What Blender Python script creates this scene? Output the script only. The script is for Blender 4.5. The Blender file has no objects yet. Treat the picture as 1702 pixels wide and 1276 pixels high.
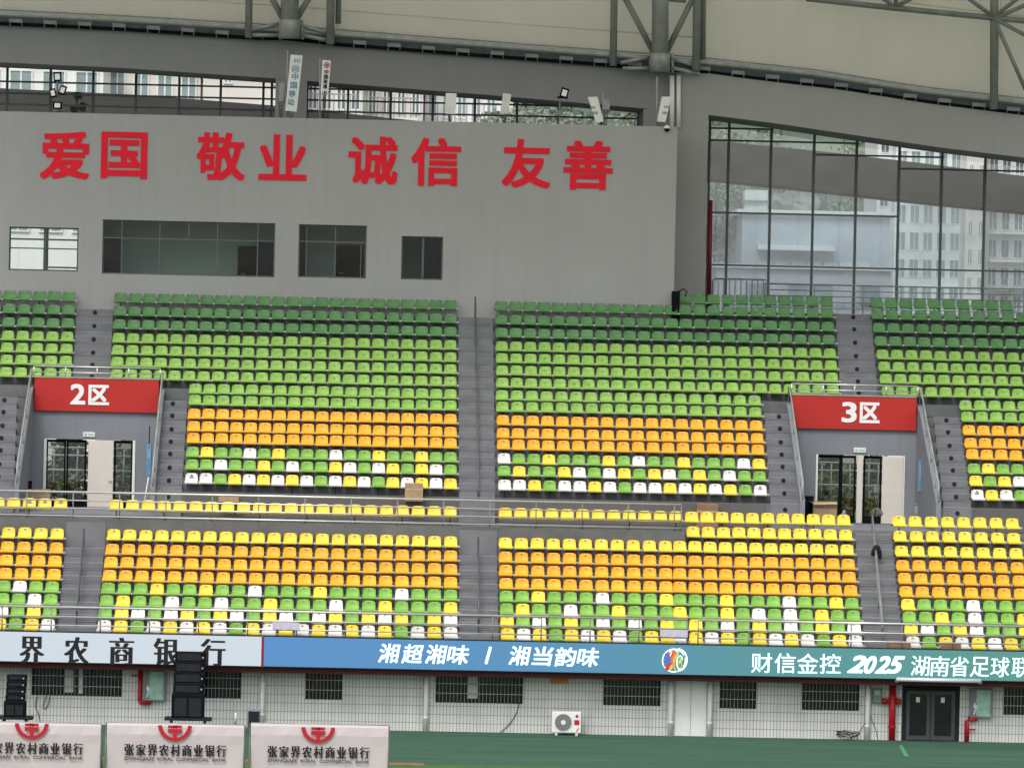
import bpy, math, random
from mathutils import Vector, Matrix
random.seed(7)
C = bpy.context.scene.collection
sc = bpy.context.scene
R_ = math.radians

# ------------------------------------------------------------------ camera, sky, sun, exposure
PW, PH, FPX = 1702.0, 1276.0, 8160.0
HORIZ = 575.0
CAM = Vector((0, 0, 13.5))
YAW, ROLL = R_(1.76), R_(1.25)
PITCH = -math.atan((PH / 2 - HORIZ) / FPX)
FW = Vector((math.sin(YAW) * math.cos(PITCH), math.cos(YAW) * math.cos(PITCH), math.sin(PITCH)))
R0 = Vector((math.cos(YAW), -math.sin(YAW), 0)); U0 = R0.cross(FW)
RX = math.cos(ROLL) * R0 + math.sin(ROLL) * U0
UP = math.cos(ROLL) * U0 - math.sin(ROLL) * R0
cd = bpy.data.cameras.new('camera'); co = bpy.data.objects.new('camera', cd); C.objects.link(co)
cd.sensor_width = 36; cd.lens = FPX / PW * 36; cd.clip_start = 1; cd.clip_end = 5000
M = Matrix((RX, UP, -FW)).transposed().to_4x4(); M.translation = CAM
co.matrix_world = M
sc.camera = co

SUN_EL, SUN_AZ = R_(52), R_(200)          # azimuth the light comes from (0 = +Y, clockwise)
w = bpy.data.worlds.new("World"); sc.world = w; w.use_nodes = True
nt = w.node_tree; bg = nt.nodes['Background']
sky = nt.nodes.new('ShaderNodeTexSky'); sky.sky_type = 'NISHITA'; sky.sun_disc = False
sky.sun_elevation = SUN_EL; sky.sun_rotation = SUN_AZ
sky.air_density = 1.2; sky.dust_density = 4.0
hs = nt.nodes.new('ShaderNodeHueSaturation'); hs.inputs['Saturation'].default_value = 0.22
nt.links.new(sky.outputs[0], hs.inputs['Color']); nt.links.new(hs.outputs[0], bg.inputs[0])
bg.inputs[1].default_value = 0.15
sl = bpy.data.lights.new('sun', 'SUN'); sl.energy = 0.7; sl.angle = R_(14); sl.color = (1, .96, .9)
so = bpy.data.objects.new('sun', sl); C.objects.link(so); so.location = (0, 60, 90)
sd = Vector((math.sin(SUN_AZ) * math.cos(SUN_EL), math.cos(SUN_AZ) * math.cos(SUN_EL), math.sin(SUN_EL)))
so.rotation_euler = sd.to_track_quat('Z', 'Y').to_euler()
sc.view_settings.view_transform = 'Standard'; sc.view_settings.look = 'None'
sc.view_settings.exposure = 0.45; sc.view_settings.gamma = 1
sc.render.engine = 'CYCLES'
sc.cycles.max_bounces = 8; sc.cycles.transparent_max_bounces = 12


def P(px, py, Y):
    d = FW + RX * ((px - PW / 2) / FPX) + UP * (-(py - PH / 2) / FPX)
    return CAM + d * (Y / d.y)


def rect(x0, y0, x1, y1, Y):
    xm, ym = (x0 + x1) / 2, (y0 + y1) / 2
    return P(x0, ym, Y).x, P(x1, ym, Y).x, P(xm, y1, Y).z, P(xm, y0, Y).z


# ------------------------------------------------------------------ materials
def s2l(c):
    return tuple((v / 255 / 12.92) if v / 255 <= .04045 else ((v / 255 + .055) / 1.055) ** 2.4 for v in c)


def mat(name, col, rough=.6, var=.12, scale=3.0, bump=0.0, metal=0.0, spec=.4, streak=0.0, emit=0.0, rnd=0.0, aniso=None):
    m = bpy.data.materials.new(name); m.use_nodes = True
    n = m.node_tree.nodes; l = m.node_tree.links; b = n['Principled BSDF']
    b.inputs['Roughness'].default_value = rough; b.inputs['Metallic'].default_value = metal
    b.inputs['Specular IOR Level'].default_value = spec
    tc = n.new('ShaderNodeTexCoord')
    no = n.new('ShaderNodeTexNoise'); no.inputs['Scale'].default_value = scale; no.inputs['Detail'].default_value = 6
    if aniso:
        ma = n.new('ShaderNodeMapping'); ma.inputs['Scale'].default_value = aniso
        l.new(tc.outputs['Object'], ma.inputs['Vector']); l.new(ma.outputs[0], no.inputs['Vector'])
    else:
        l.new(tc.outputs['Object'], no.inputs['Vector'])
    rp = n.new('ShaderNodeMapRange'); rp.inputs['From Min'].default_value = .3; rp.inputs['From Max'].default_value = .7
    rp.inputs['To Min'].default_value = 1 - var; rp.inputs['To Max'].default_value = 1 + var
    l.new(no.outputs['Fac'], rp.inputs['Value'])
    fac = rp.outputs[0]
    if rnd:
        oi = n.new('ShaderNodeObjectInfo'); r3 = n.new('ShaderNodeMapRange')
        r3.inputs['To Min'].default_value = 1 - rnd; r3.inputs['To Max'].default_value = 1 + rnd * .6
        l.new(oi.outputs['Random'], r3.inputs['Value'])
        m3 = n.new('ShaderNodeMath'); m3.operation = 'MULTIPLY'; l.new(fac, m3.inputs[0]); l.new(r3.outputs[0], m3.inputs[1]); fac = m3.outputs[0]
    if streak:
        mp = n.new('ShaderNodeMapping'); mp.inputs['Scale'].default_value = (2.2, 2.2, .16)
        l.new(tc.outputs['Object'], mp.inputs['Vector'])
        n2 = n.new('ShaderNodeTexNoise'); n2.inputs['Scale'].default_value = 1.6; n2.inputs['Detail'].default_value = 8
        l.new(mp.outputs[0], n2.inputs['Vector'])
        r2 = n.new('ShaderNodeMapRange'); r2.inputs['From Min'].default_value = .45; r2.inputs['From Max'].default_value = .75
        r2.inputs['To Min'].default_value = 1; r2.inputs['To Max'].default_value = 1 - streak
        l.new(n2.outputs['Fac'], r2.inputs['Value'])
        mu = n.new('ShaderNodeMath'); mu.operation = 'MULTIPLY'
        l.new(fac, mu.inputs[0]); l.new(r2.outputs[0], mu.inputs[1]); fac = mu.outputs[0]
    vm = n.new('ShaderNodeVectorMath'); vm.operation = 'SCALE'
    vm.inputs[0].default_value = col
    l.new(fac, vm.inputs['Scale'])
    l.new(vm.outputs[0], b.inputs['Base Color'])
    if bump:
        bp = n.new('ShaderNodeBump'); bp.inputs['Strength'].default_value = bump; bp.inputs['Distance'].default_value = .02
        nb = n.new('ShaderNodeTexNoise'); nb.inputs['Scale'].default_value = scale * 8; nb.inputs['Detail'].default_value = 5
        l.new(tc.outputs['Object'], nb.inputs['Vector'])
        l.new(nb.outputs['Fac'], bp.inputs['Height']); l.new(bp.outputs[0], b.inputs['Normal'])
    if emit:
        b.inputs['Emission Color'].default_value = (*col, 1); b.inputs['Emission Strength'].default_value = emit
    return m


def glass_mat(name, tint=(.93, .96, .96), refl=.12):
    m = bpy.data.materials.new(name); m.use_nodes = True
    n = m.node_tree.nodes; l = m.node_tree.links; n.clear()
    out = n.new('ShaderNodeOutputMaterial'); mx = n.new('ShaderNodeMixShader')
    tr = n.new('ShaderNodeBsdfTransparent'); tr.inputs[0].default_value = (*tint, 1)
    gl = n.new('ShaderNodeBsdfGlossy'); gl.inputs['Roughness'].default_value = .03
    tc = n.new('ShaderNodeTexCoord'); no = n.new('ShaderNodeTexNoise'); no.inputs['Scale'].default_value = .35
    bp = n.new('ShaderNodeBump'); bp.inputs['Strength'].default_value = .05; bp.inputs['Distance'].default_value = .2
    l.new(tc.outputs['Object'], no.inputs['Vector']); l.new(no.outputs['Fac'], bp.inputs['Height']); l.new(bp.outputs[0], gl.inputs['Normal'])
    mx.inputs[0].default_value = refl
    l.new(tr.outputs[0], mx.inputs[1]); l.new(gl.outputs[0], mx.inputs[2]); l.new(mx.outputs[0], out.inputs[0])
    return m


def veil_glass(name):  # glass with the pale veil of reflected sky mixed into its colour
    m = bpy.data.materials.new(name); m.use_nodes = True
    n = m.node_tree.nodes; l = m.node_tree.links; n.clear()
    out = n.new('ShaderNodeOutputMaterial'); mx = n.new('ShaderNodeMixShader'); m2 = n.new('ShaderNodeMixShader')
    tr = n.new('ShaderNodeBsdfTransparent'); tr.inputs[0].default_value = (.90, .95, .97, 1)
    tl = n.new('ShaderNodeBsdfTranslucent'); tl.inputs[0].default_value = (.80, .86, .92, 1)
    gl = n.new('ShaderNodeBsdfGlossy'); gl.inputs['Roughness'].default_value = .04
    tc = n.new('ShaderNodeTexCoord'); no = n.new('ShaderNodeTexNoise'); no.inputs['Scale'].default_value = .35; no.inputs['Detail'].default_value = 6
    mr = n.new('ShaderNodeMapRange'); mr.inputs['From Min'].default_value = .35; mr.inputs['From Max'].default_value = .7
    mr.inputs['To Min'].default_value = .08; mr.inputs['To Max'].default_value = .26
    l.new(tc.outputs['Object'], no.inputs['Vector']); l.new(no.outputs['Fac'], mr.inputs['Value'])
    l.new(mr.outputs[0], mx.inputs[0]); l.new(tr.outputs[0], mx.inputs[1]); l.new(tl.outputs[0], mx.inputs[2])
    m2.inputs[0].default_value = .10; l.new(mx.outputs[0], m2.inputs[1]); l.new(gl.outputs[0], m2.inputs[2]); l.new(m2.outputs[0], out.inputs[0])
    return m


def roof_mat(name, col):
    m = mat(name, col, .6, .07, .5, streak=.12)
    n = m.node_tree.nodes; l = m.node_tree.links
    b = n['Principled BSDF']; out = n['Material Output']
    tr = n.new('ShaderNodeBsdfTranslucent'); tr.inputs[0].default_value = (*col, 1)
    mx = n.new('ShaderNodeMixShader'); mx.inputs[0].default_value = .72
    l.new(b.outputs[0], mx.inputs[1]); l.new(tr.outputs[0], mx.inputs[2]); l.new(mx.outputs[0], out.inputs['Surface'])
    return m


def tile_mat(name):
    m = mat(name, (.65, .65, .63), .45, .08, .9, streak=.16)
    n = m.node_tree.nodes; l = m.node_tree.links; b = n['Principled BSDF']
    tc = n.new('ShaderNodeTexCoord'); sx = n.new('ShaderNodeSeparateXYZ'); cx = n.new('ShaderNodeCombineXYZ')
    l.new(tc.outputs['Object'], sx.inputs[0]); l.new(sx.outputs['X'], cx.inputs['X']); l.new(sx.outputs['Z'], cx.inputs['Y'])
    br = n.new('ShaderNodeTexBrick'); br.offset = 0; br.inputs['Scale'].default_value = 1
    br.inputs['Brick Width'].default_value = .118; br.inputs['Row Height'].default_value = .30
    br.inputs['Mortar Size'].default_value = .012; br.inputs['Mortar Smooth'].default_value = .25
    l.new(cx.outputs[0], br.inputs['Vector'])
    src = b.inputs['Base Color'].links[0].from_socket
    mx = n.new('ShaderNodeMix'); mx.data_type = 'RGBA'
    l.new(br.outputs['Fac'], mx.inputs['Factor']); l.new(src, mx.inputs['A']); mx.inputs['B'].default_value = (.24, .24, .23, 1)
    l.new(mx.outputs['Result'], b.inputs['Base Color'])
    return m


def led_mat(name, ramp, strength):
    m = bpy.data.materials.new(name); m.use_nodes = True
    n = m.node_tree.nodes; l = m.node_tree.links; b = n['Principled BSDF']
    b.inputs['Roughness'].default_value = .55; b.inputs['Specular IOR Level'].default_value = .2
    tc = n.new('ShaderNodeTexCoord'); sx = n.new('ShaderNodeSeparateXYZ'); l.new(tc.outputs['Generated'], sx.inputs[0])
    cr = n.new('ShaderNodeValToRGB'); l.new(sx.outputs['X'], cr.inputs[0])
    cr.color_ramp.elements[0].position = ramp[0][0]; cr.color_ramp.elements[0].color = (*ramp[0][1], 1)
    cr.color_ramp.elements[1].position = ramp[-1][0]; cr.color_ramp.elements[1].color = (*ramp[-1][1], 1)
    for p, c in ramp[1:-1]:
        e = cr.color_ramp.elements.new(p); e.color = (*c, 1)
    b.inputs['Base Color'].default_value = (.03, .03, .035, 1)
    l.new(cr.outputs[0], b.inputs['Emission Color']); b.inputs['Emission Strength'].default_value = strength
    return m


LED = 0.72     # the perimeter screens glow a little under daylight
MT = dict(
    terrace=mat('terrace_concrete', (.12, .125, .13), .85, .16, 1.2, .25, streak=.1),
    stair=mat('stair_paint', (.165, .17, .183), .8, .14, 1.4, .2),
    nosing=mat('stair_nosing', (.24, .245, .26), .8, .1, 2),
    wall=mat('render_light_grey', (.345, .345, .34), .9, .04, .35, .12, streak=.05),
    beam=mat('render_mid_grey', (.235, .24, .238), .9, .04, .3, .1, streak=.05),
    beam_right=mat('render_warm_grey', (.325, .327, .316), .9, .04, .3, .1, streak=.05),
    rear=mat('rear_beam_grey', (.115, .112, .108), .9, .06, .3),
    portal=mat('portal_paint', (.20, .215, .24), .8, .06, .8, .1, streak=.08),
    red_letter=mat('red_letter', s2l((224, 38, 54)), .6, .05, 2, spec=.1),
    red_sign=mat('red_sign', s2l((176, 36, 32)), .5, .05, 1.5),
    red_pipe=mat('red_pipe', s2l((170, 18, 28)), .4, .12, 4),
    white=mat('white_paint', (.75, .75, .73), .5, .05, 3),
    offwhite=mat('offwhite_board', (.66, .63, .60), .6, .06, 2),
    cream=mat('cream_door', (.62, .58, .52), .5, .04, 2),
    dark=mat('dark_metal', (.018, .02, .024), .7, .2, 4, spec=.15),
    black=mat('black_box', (.006, .007, .009), .9, .3, 5, spec=.08),
    curtain=mat('dark_curtain', (.022, .026, .04), .9, .3, 9),
    mull=mat('mullion_metal', (.10, .11, .11), .5, .1, 3, metal=.2),
    steel=mat('stainless_rail', (.62, .62, .60), .3, .08, 6, metal=.75),
    galv=mat('galvanised_tube', (.30, .32, .31), .5, .15, 2.5, metal=.2, streak=.15),
    galv_dark=mat('truss_paint', (.20, .22, .205), .55, .14, 2.5, streak=.15),
    gutter=mat('gutter_navy', (.10, .115, .14), .6, .15, 1.5, streak=.2),
    bracket=mat('bracket_grey', (.27, .28, .29), .6, .1, 6),
    roof=roof_mat('roof_membrane', (.86, .84, .75)),
    tile=tile_mat('wall_tiles'),
    winblack=mat('window_dark', (.012, .015, .015), .15, .3, 2, spec=.5),
    green_frame=mat('green_window_frame', (.05, .10, .085), .5, .1, 4),
    room=mat('room_wall', (.62, .63, .62), .9, .05, 1),
    glass=glass_mat('clear_glass', (.92, .95, .95), .12),
    glass_dark=glass_mat('tinted_glass', (.72, .78, .76), .035),
    glass_w1=glass_mat('window_glass', (.97, .985, .98), .04),
    doorglass=glass_mat('door_glass', (.75, .78, .76), .10),
    carton=mat('cardboard', (.36, .25, .15), .85, .15, 6),
    carton_dark=mat('brown_cardboard', (.24, .14, .09), .85, .15, 6),
    tape=mat('packing_tape', (.45, .36, .24), .4, .1, 6),
    blue=mat('blue_panel', (.12, .26, .40), .5, .12, 4),
    cable=mat('black_cable', (.03, .03, .03), .6, .1, 3),
    jacket=mat('black_fabric', (.01, .01, .012), .95, .4, 12, .4),
    carpet=mat('green_turf_carpet', (.032, .095, .054), .95, .30, 1.0, .4, aniso=(.12, 1.6, 1)),
    lawn=mat('pitch_grass', (.05, .13, .03), .95, .3, 2, .5),
    track=mat('red_track', (.30, .11, .08), .9, .15, 3),
    asphalt=mat('ground_paving', (.16, .16, .155), .9, .15, .2),
    cabinet_glass=mat('cabinet_glass', (.33, .52, .44), .2, .22, 5),
    steel_dark=mat('grey_steel', (.20, .21, .23), .5, .1, 4),
    light_tube=mat('aluminium_trim', (.55, .58, .60), .4, .05, 4, metal=.4),
    txt_black=mat('black_print', (.006, .006, .008), .6, .05, 3),
    txt_red=mat('dark_red_print', s2l((176, 22, 40)), .6, .05, 3),
    txt_teal=mat('teal_print', (.12, .30, .42), .6, .1, 3),
    txt_white=mat('white_print', (.8, .8, .8), .6, .03, 3),
    orange=mat('faded_orange', (.60, .22, .10), .7, .2, 8),
    purple=mat('pale_lilac_sheet', (.56, .53, .64), .7, .05, 3),
    bolt=mat('zinc_bracket', (.42, .42, .44), .5, .2, 10),
    plaster=mat('pale_render', (.72, .67, .62), .9, .06, .2, streak=.06),
    plaster_pink=mat('pink_render', (.68, .60, .58), .9, .06, .2, streak=.06),
    plaster_white=mat('white_render', (.78, .78, .76), .9, .05, .2, streak=.05),
    bldglass=mat('building_glass', (.22, .30, .31), .15, .25, .6),
    bldglass_dark=mat('building_window_dark', (.10, .12, .14), .2, .3, .6),
    shed=mat('pale_blue_cladding', (.50, .56, .62), .5, .08, .3, streak=.08),
    hill=mat('hill_scrub', (.12, .15, .115), .95, .35, .12, .5),
    bark=mat('bark', (.09, .07, .05), .9, .2, 4),
    leaf_a=mat('leaf_mid_green', (.07, .12, .05), .7, .4, .7),
    leaf_b=mat('leaf_grey_green', (.20, .235, .185), .7, .4, .5),
    leaf_c=mat('leaf_yellow_green', (.16, .19, .05), .7, .4, .9),
    rock=mat('grey_rock', (.30, .30, .29), .9, .35, .5, .6),
)
SEAT = dict(
    G=mat('seat_green', s2l((122, 172, 64)), .42, .10, 1.9, rnd=.10),
    L=mat('seat_lime_green', s2l((130, 174, 70)), .42, .10, 1.9, rnd=.10),
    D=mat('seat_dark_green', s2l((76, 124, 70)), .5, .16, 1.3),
    O=mat('seat_orange', s2l((246, 168, 16)), .42, .10, 1.9, rnd=.10),
    Y=mat('seat_yellow', s2l((240, 208, 60)), .42, .10, 1.9, rnd=.10),
    W=mat('seat_white', s2l((222, 219, 214)), .42, .10, 1.9, rnd=.10),
)
SEATNAME = dict(G='green', L='lime green', D='dark green', O='orange', Y='yellow', W='white')


# ------------------------------------------------------------------ mesh builder
class MB:
    def __init__(s):
        s.v = []; s.f = []; s.m = []

    def add(s, vs, fs, mi=0):
        o = len(s.v); s.v += [tuple(v) for v in vs]
        for f in fs:
            s.f.append(tuple(i + o for i in f)); s.m.append(mi)
        return s

    def box(s, x0, x1, y0, y1, z0, z1, mi=0):
        v = [(x, y, z) for z in (z0, z1) for y in (y0, y1) for x in (x0, x1)]
        return s.add(v, [(0, 2, 3, 1), (4, 5, 7, 6), (0, 1, 5, 4), (2, 6, 7, 3), (0, 4, 6, 2), (1, 3, 7, 5)], mi)

    def bbox(s, x0, x1, y0, y1, z0, z1, b=.02, mi=0):
        """box with its front edges and corners chamfered"""
        v = [(x0 + b, y0, z0 + b), (x1 - b, y0, z0 + b), (x1 - b, y0, z1 - b), (x0 + b, y0, z1 - b),
             (x0, y0 + b, z0), (x1, y0 + b, z0), (x1, y0 + b, z1), (x0, y0 + b, z1),
             (x0, y1, z0), (x1, y1, z0), (x1, y1, z1), (x0, y1, z1)]
        f = [(0, 1, 2, 3), (0, 4, 5, 1), (1, 5, 6, 2), (2, 6, 7, 3), (3, 7, 4, 0), (4, 8, 9, 5), (5, 9, 10, 6), (6, 10, 11, 7), (7, 11, 8, 4), (11, 10, 9, 8)]
        return s.add(v, f, mi)

    def obox(s, c, ax, ay, az, mi=0):
        """oriented box: centre and three half-axis vectors"""
        c = Vector(c); ax, ay, az = Vector(ax), Vector(ay), Vector(az)
        v = [c + sx * ax + sy * ay + sz * az for sz in (-1, 1) for sy in (-1, 1) for sx in (-1, 1)]
        return s.add(v, [(0, 2, 3, 1), (4, 5, 7, 6), (0, 1, 5, 4), (2, 6, 7, 3), (0, 4, 6, 2), (1, 3, 7, 5)], mi)

    def prism_xz(s, pts, y0, y1, mi=0):
        n = len(pts)
        v = [(x, y0, z) for x, z in pts] + [(x, y1, z) for x, z in pts]
        f = [tuple(range(n)), tuple(range(2 * n - 1, n - 1, -1))] + [(i, i + n, (i + 1) % n + n, (i + 1) % n) for i in range(n)]
        return s.add(v, f, mi)

    def strip_xz(s, top, bot, y0, y1, mi=0):
        """band between two polylines of equal length in the XZ plane"""
        n = len(top)
        v = [(x, y0, z) for x, z in top] + [(x, y0, z) for x, z in bot] + [(x, y1, z) for x, z in top] + [(x, y1, z) for x, z in bot]
        f = []
        for i in range(n - 1):
            a, b, c, d = i, n + i, 2 * n + i, 3 * n + i
            f += [(b, b + 1, a + 1, a), (c, c + 1, d + 1, d), (a, a + 1, c + 1, c), (d, d + 1, b + 1, b)]
        f += [(0, 2 * n, 3 * n, n), (n - 1, 2 * n - 1, 4 * n - 1, 3 * n - 1)]
        return s.add(v, f, mi)

    def prism_yz(s, pts, x0, x1, mi=0):
        n = len(pts)
        v = [(x0, y, z) for y, z in pts] + [(x1, y, z) for y, z in pts]
        f = [tuple(range(n)), tuple(range(2 * n - 1, n - 1, -1))] + [(i, i + n, (i + 1) % n + n, (i + 1) % n) for i in range(n)]
        return s.add(v, f, mi)

    def tube(s, pts, r, n=10, mi=0, r2=None):
        pts = [Vector(p) for p in pts]; k = len(pts); vs = []; fs = []
        for i, p in enumerate(pts):
            t = (pts[min(i + 1, k - 1)] - pts[max(i - 1, 0)]).normalized()
            a = t.orthogonal().normalized() if abs(t.z) > .9 else t.cross(Vector((0, 0, 1))).normalized()
            b = t.cross(a)
            rr = r if r2 is None else r + (r2 - r) * i / max(1, k - 1)
            vs += [p + a * rr * math.cos(2 * math.pi * j / n) + b * rr * math.sin(2 * math.pi * j / n) for j in range(n)]
        for i in range(k - 1):
            fs += [(i * n + j, i * n + (j + 1) % n, (i + 1) * n + (j + 1) % n, (i + 1) * n + j) for j in range(n)]
        fs += [tuple(range(n - 1, -1, -1)), tuple((k - 1) * n + j for j in range(n))]
        return s.add(vs, fs, mi)

    def disc(s, c, r, depth, n=20, mi=0, r2=None):
        """short cylinder facing -Y"""
        c = Vector(c); r2 = r if r2 is None else r2
        v = [c + Vector((r2 * math.cos(2 * math.pi * j / n), -depth, r2 * math.sin(2 * math.pi * j / n))) for j in range(n)]
        v += [c + Vector((r * math.cos(2 * math.pi * j / n), 0, r * math.sin(2 * math.pi * j / n))) for j in range(n)]
        return s.add(v, [tuple(range(n))] + [(j, j + n, (j + 1) % n + n, (j + 1) % n) for j in range(n)], mi)

    def build(s, name, mats, parent=None, smooth=False, base=None):
        me = bpy.data.meshes.new(name)
        if not isinstance(mats, (list, tuple)):
            mats = [mats]
        if parent is not None:
            r = parent
            while r.parent: r = r.parent
            o_ = Vector(r.location)
        elif base is not None:
            o_ = Vector(base)
        else:
            xs = [v[0] for v in s.v]; ys = [v[1] for v in s.v]; zs = [v[2] for v in s.v]
            o_ = Vector(((min(xs) + max(xs)) / 2, (min(ys) + max(ys)) / 2, min(zs)))
        me.from_pydata([(v[0] - o_.x, v[1] - o_.y, v[2] - o_.z) for v in s.v], [], s.f)
        for m in mats: me.materials.append(m)
        me.polygons.foreach_set('material_index', s.m)
        if smooth:
            me.polygons.foreach_set('use_smooth', [True] * len(me.polygons))
        me.validate(); me.update()
        o = bpy.data.objects.new(name, me); C.objects.link(o)
        if parent is not None: o.parent = parent
        else: o.location = o_
        return o


def tag(o, label=None, cat=None, group=None, kind=None):
    if label: o['label'] = label
    if cat: o['category'] = cat
    if group: o['group'] = group
    if kind: o['kind'] = kind
    return o


def thing(name, label, cat, loc, group=None, kind=None):
    o = bpy.data.objects.new(name, None); C.objects.link(o); o.location = loc
    o.empty_display_size = .2
    return tag(o, label, cat, group, kind)


def kids(o):
    return [c for c in bpy.data.objects if c.parent == o]


# ------------------------------------------------------------------ lettering (Blender's built-in font)
_gc = {}
def glyph(ch, bold):
    k = (ch, bold)
    if k not in _gc:
        cu = bpy.data.curves.new('type', 'FONT'); cu.body = ch; cu.offset = bold; cu.extrude = .5; cu.resolution_u = 4
        o = bpy.data.objects.new('type', cu); C.objects.link(o)
        dg = bpy.context.evaluated_depsgraph_get(); dg.update()
        me = bpy.data.meshes.new_from_object(o.evaluated_get(dg))
        v = [tuple(x.co) for x in me.vertices]; f = [tuple(p.vertices) for p in me.polygons]
        bpy.data.objects.remove(o); bpy.data.curves.remove(cu); bpy.data.meshes.remove(me)
        _gc[k] = (v, f)
    return _gc[k]


def text(mb, ch, r, Y, depth=.03, bold=0., shear=0., mi=0, serif=0., jit=0.):
    """fit the lettering ch into the photo rectangle r = (x0, y0, x1, y1) on the plane Y; depth stands proud of it"""
    X0, X1, Z0, Z1 = rect(*r, Y)
    v, f = glyph(ch, 0.0)
    xs = [p[0] + shear * p[1] for p in v]; ys = [p[1] for p in v]
    a, b, c, d = min(xs), max(xs), min(ys), max(ys)
    if serif:            # Song style: thick uprights, thin horizontals
        sh = [(q * serif, 0.0) for q in (-1, -.5, 0, .5, 1)]; mx_, mz_ = serif, 0
    elif bold > 0:       # heavy weight: the strokes are thickened on every side
        sh = [(p_ * bold, q_ * bold) for p_ in (-1, 0, 1) for q_ in (-1, 0, 1)]; mx_ = mz_ = bold
    else:
        sh = [(0, 0)]; mx_ = mz_ = 0
    a -= mx_; b += mx_; c -= mz_; d += mz_
    for i, (qx, qz) in enumerate(sh):
        vs = []
        for p in v:
            x = (p[0] + shear * p[1] + qx - a) / (b - a); z = (p[1] + qz - c) / (d - c)
            vs.append((X0 + x * (X1 - X0), Y - (p[2] + .5) * depth - i * .0004, Z0 + z * (Z1 - Z0)))
        mb.add(vs, f, mi)


# ------------------------------------------------------------------ the levels of the stand
LROW = {1: 1051.5, 2: 1030.5, 3: 1010, 4: 989, 5: 968, 6: 946, 7: 924.3, 8: 900.5}   # row 8 = yellow row under the walkway
UROW = [804, 781, 760.5, 737, 718, 697, 674.4, 655.4, 634.6, 614, 594, 574, 551.7, 529.8, 507.6]
XREF = 748
DEP = .85
yL = lambda k: 171.2 + DEP * (k - 1)
yU = lambda r: 183.4 + DEP * (r - 1)
SEATC = .475
zL = {k: P(XREF, y, yL(k)).z - SEATC for k, y in LROW.items()}
zL[10] = P(XREF, 851, yL(10)).z - SEATC          # yellow row on the walkway
zL[9] = (zL[8] + zL[10]) / 2
zU = {r + 1: P(XREF, y, yU(r + 1)).z - SEATC for r, y in enumerate(UROW)}
zU[16] = zU[15] + .47
zW = zL[10]                                      # concourse floor
FR = .75                                         # a step starts this far in front of its seat backs
XL, XR = -20.0, 34.0
Y_LED, Y_TILE = 170.0, 171.3
Y_PORT = yU(9) - FR                              # wall of the two entrances
Y_COM = yU(15) + .32                             # commentary block front
Y_RING, Y_GLZ, Y_REAR = 199.5, 203.2, 206.5

# ------------------------------------------------------------------ ground
g = MB().add([(-900, -300, 0), (900, -300, 0), (900, 2500, 0), (-900, 2500, 0)], [(0, 1, 2, 3)])
tag(g.build('ground', MT['asphalt'], base=(0, 0, 0)), 'paved ground reaching out beyond the stadium', 'ground', kind='structure')
g = MB().add([(-60, 157.45, .008), (80, 157.45, .008), (80, Y_TILE, .008), (-60, Y_TILE, .008)], [(0, 1, 2, 3)])
tag(g.build('turf_carpet', MT['carpet']), 'dark green carpet strip in front of tiled wall', 'ground', kind='structure')
g = MB().add([(-60, -20, .012), (80, -20, .012), (80, 157.5, .012), (-60, 157.5, .012)], [(0, 1, 2, 3)])
tag(g.build('pitch', MT['lawn']), 'grass football pitch in front of the stand', 'ground', kind='structure')
g = MB().add([(-60, 157.3, .016), (P(705, 1270, 158).x, 157.3, .016), (P(705, 1270, 158).x, 158.1, .016), (-60, 158.1, .016)], [(0, 1, 2, 3)])
tag(g.build('track', MT['track']), 'thin red strip of track at pitch edge', 'ground', kind='structure')
a, b = P(1499, 1238, 165), P(1510, 1256, 165)
def gpt(px, py):
    d = FW + RX * ((px - PW / 2) / FPX) + UP * (-(py - PH / 2) / FPX)
    return CAM + d * (-(CAM.z - .02) / d.z)
q = [gpt(1494, 1238), gpt(1500, 1238), gpt(1511, 1256), gpt(1503, 1256)]
g = MB().add([tuple(p) for p in q], [(0, 1, 2, 3)])
tag(g.build('carpet_patch', mat('pale_green_patch', (.07, .25, .13), .9)), 'paler green strip patch on the carpet before the doors', 'ground', kind='structure')

# ------------------------------------------------------------------ lower tier
lower = thing('lower_stand', 'lower grey concrete tier of the grandstand with front parapet', 'grandstand', (5, yL(1), 0))
X1135 = P(1137, 880, yL(9)).x
def steps(rows, z, yf, z0, yend):
    pts = [(yf(rows[0]) - FR, z0)]
    for i, k in enumerate(rows):
        y = yf(k) - FR
        if i: pts.append((y, z[rows[i - 1]]))
        pts.append((y, z[k]))
    pts += [(yend, z[rows[-1]]), (yend, z0)]
    return pts
m = MB()
YCON = yU(1) - FR
m.prism_yz(steps([1, 2, 3, 4, 5, 6, 7, 8, 9, 10], zL, yL, 2.9, YCON), X1135, XR)
zz = dict(zL); zz[9] = zL[10]
m.prism_yz(steps([1, 2, 3, 4, 5, 6, 7, 8, 9], zz, yL, 2.9, YCON), XL, X1135 - .003)
m.build('seating_terrace', MT['terrace'], lower)
m = MB()
m.box(XL, XR, YCON + .003, Y_PORT + .3, zW - .4, zW)
m.build('concourse_floor', MT['portal'], lower)
m = MB(); zp = P(XREF, 1064, Y_LED).z
m.box(XL, XR, Y_LED + .35, yL(1) - FR - .003, zp - .9, zp)
m.build('parapet', MT['terrace'], lower)

def aisle_x(pa, pb, ya, yb, Y0, Y1):
    """pixel bounds of an aisle at two heights of the photo -> functions of depth"""
    def f(Y):
        t = (Y - Y0) / (Y1 - Y0); yy = ya + (yb - ya) * t
        return P(pa[0] + (pb[0] - pa[0]) * t, yy, Y).x, P(pa[1] + (pb[1] - pa[1]) * t, yy, Y).x
    return f

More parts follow.
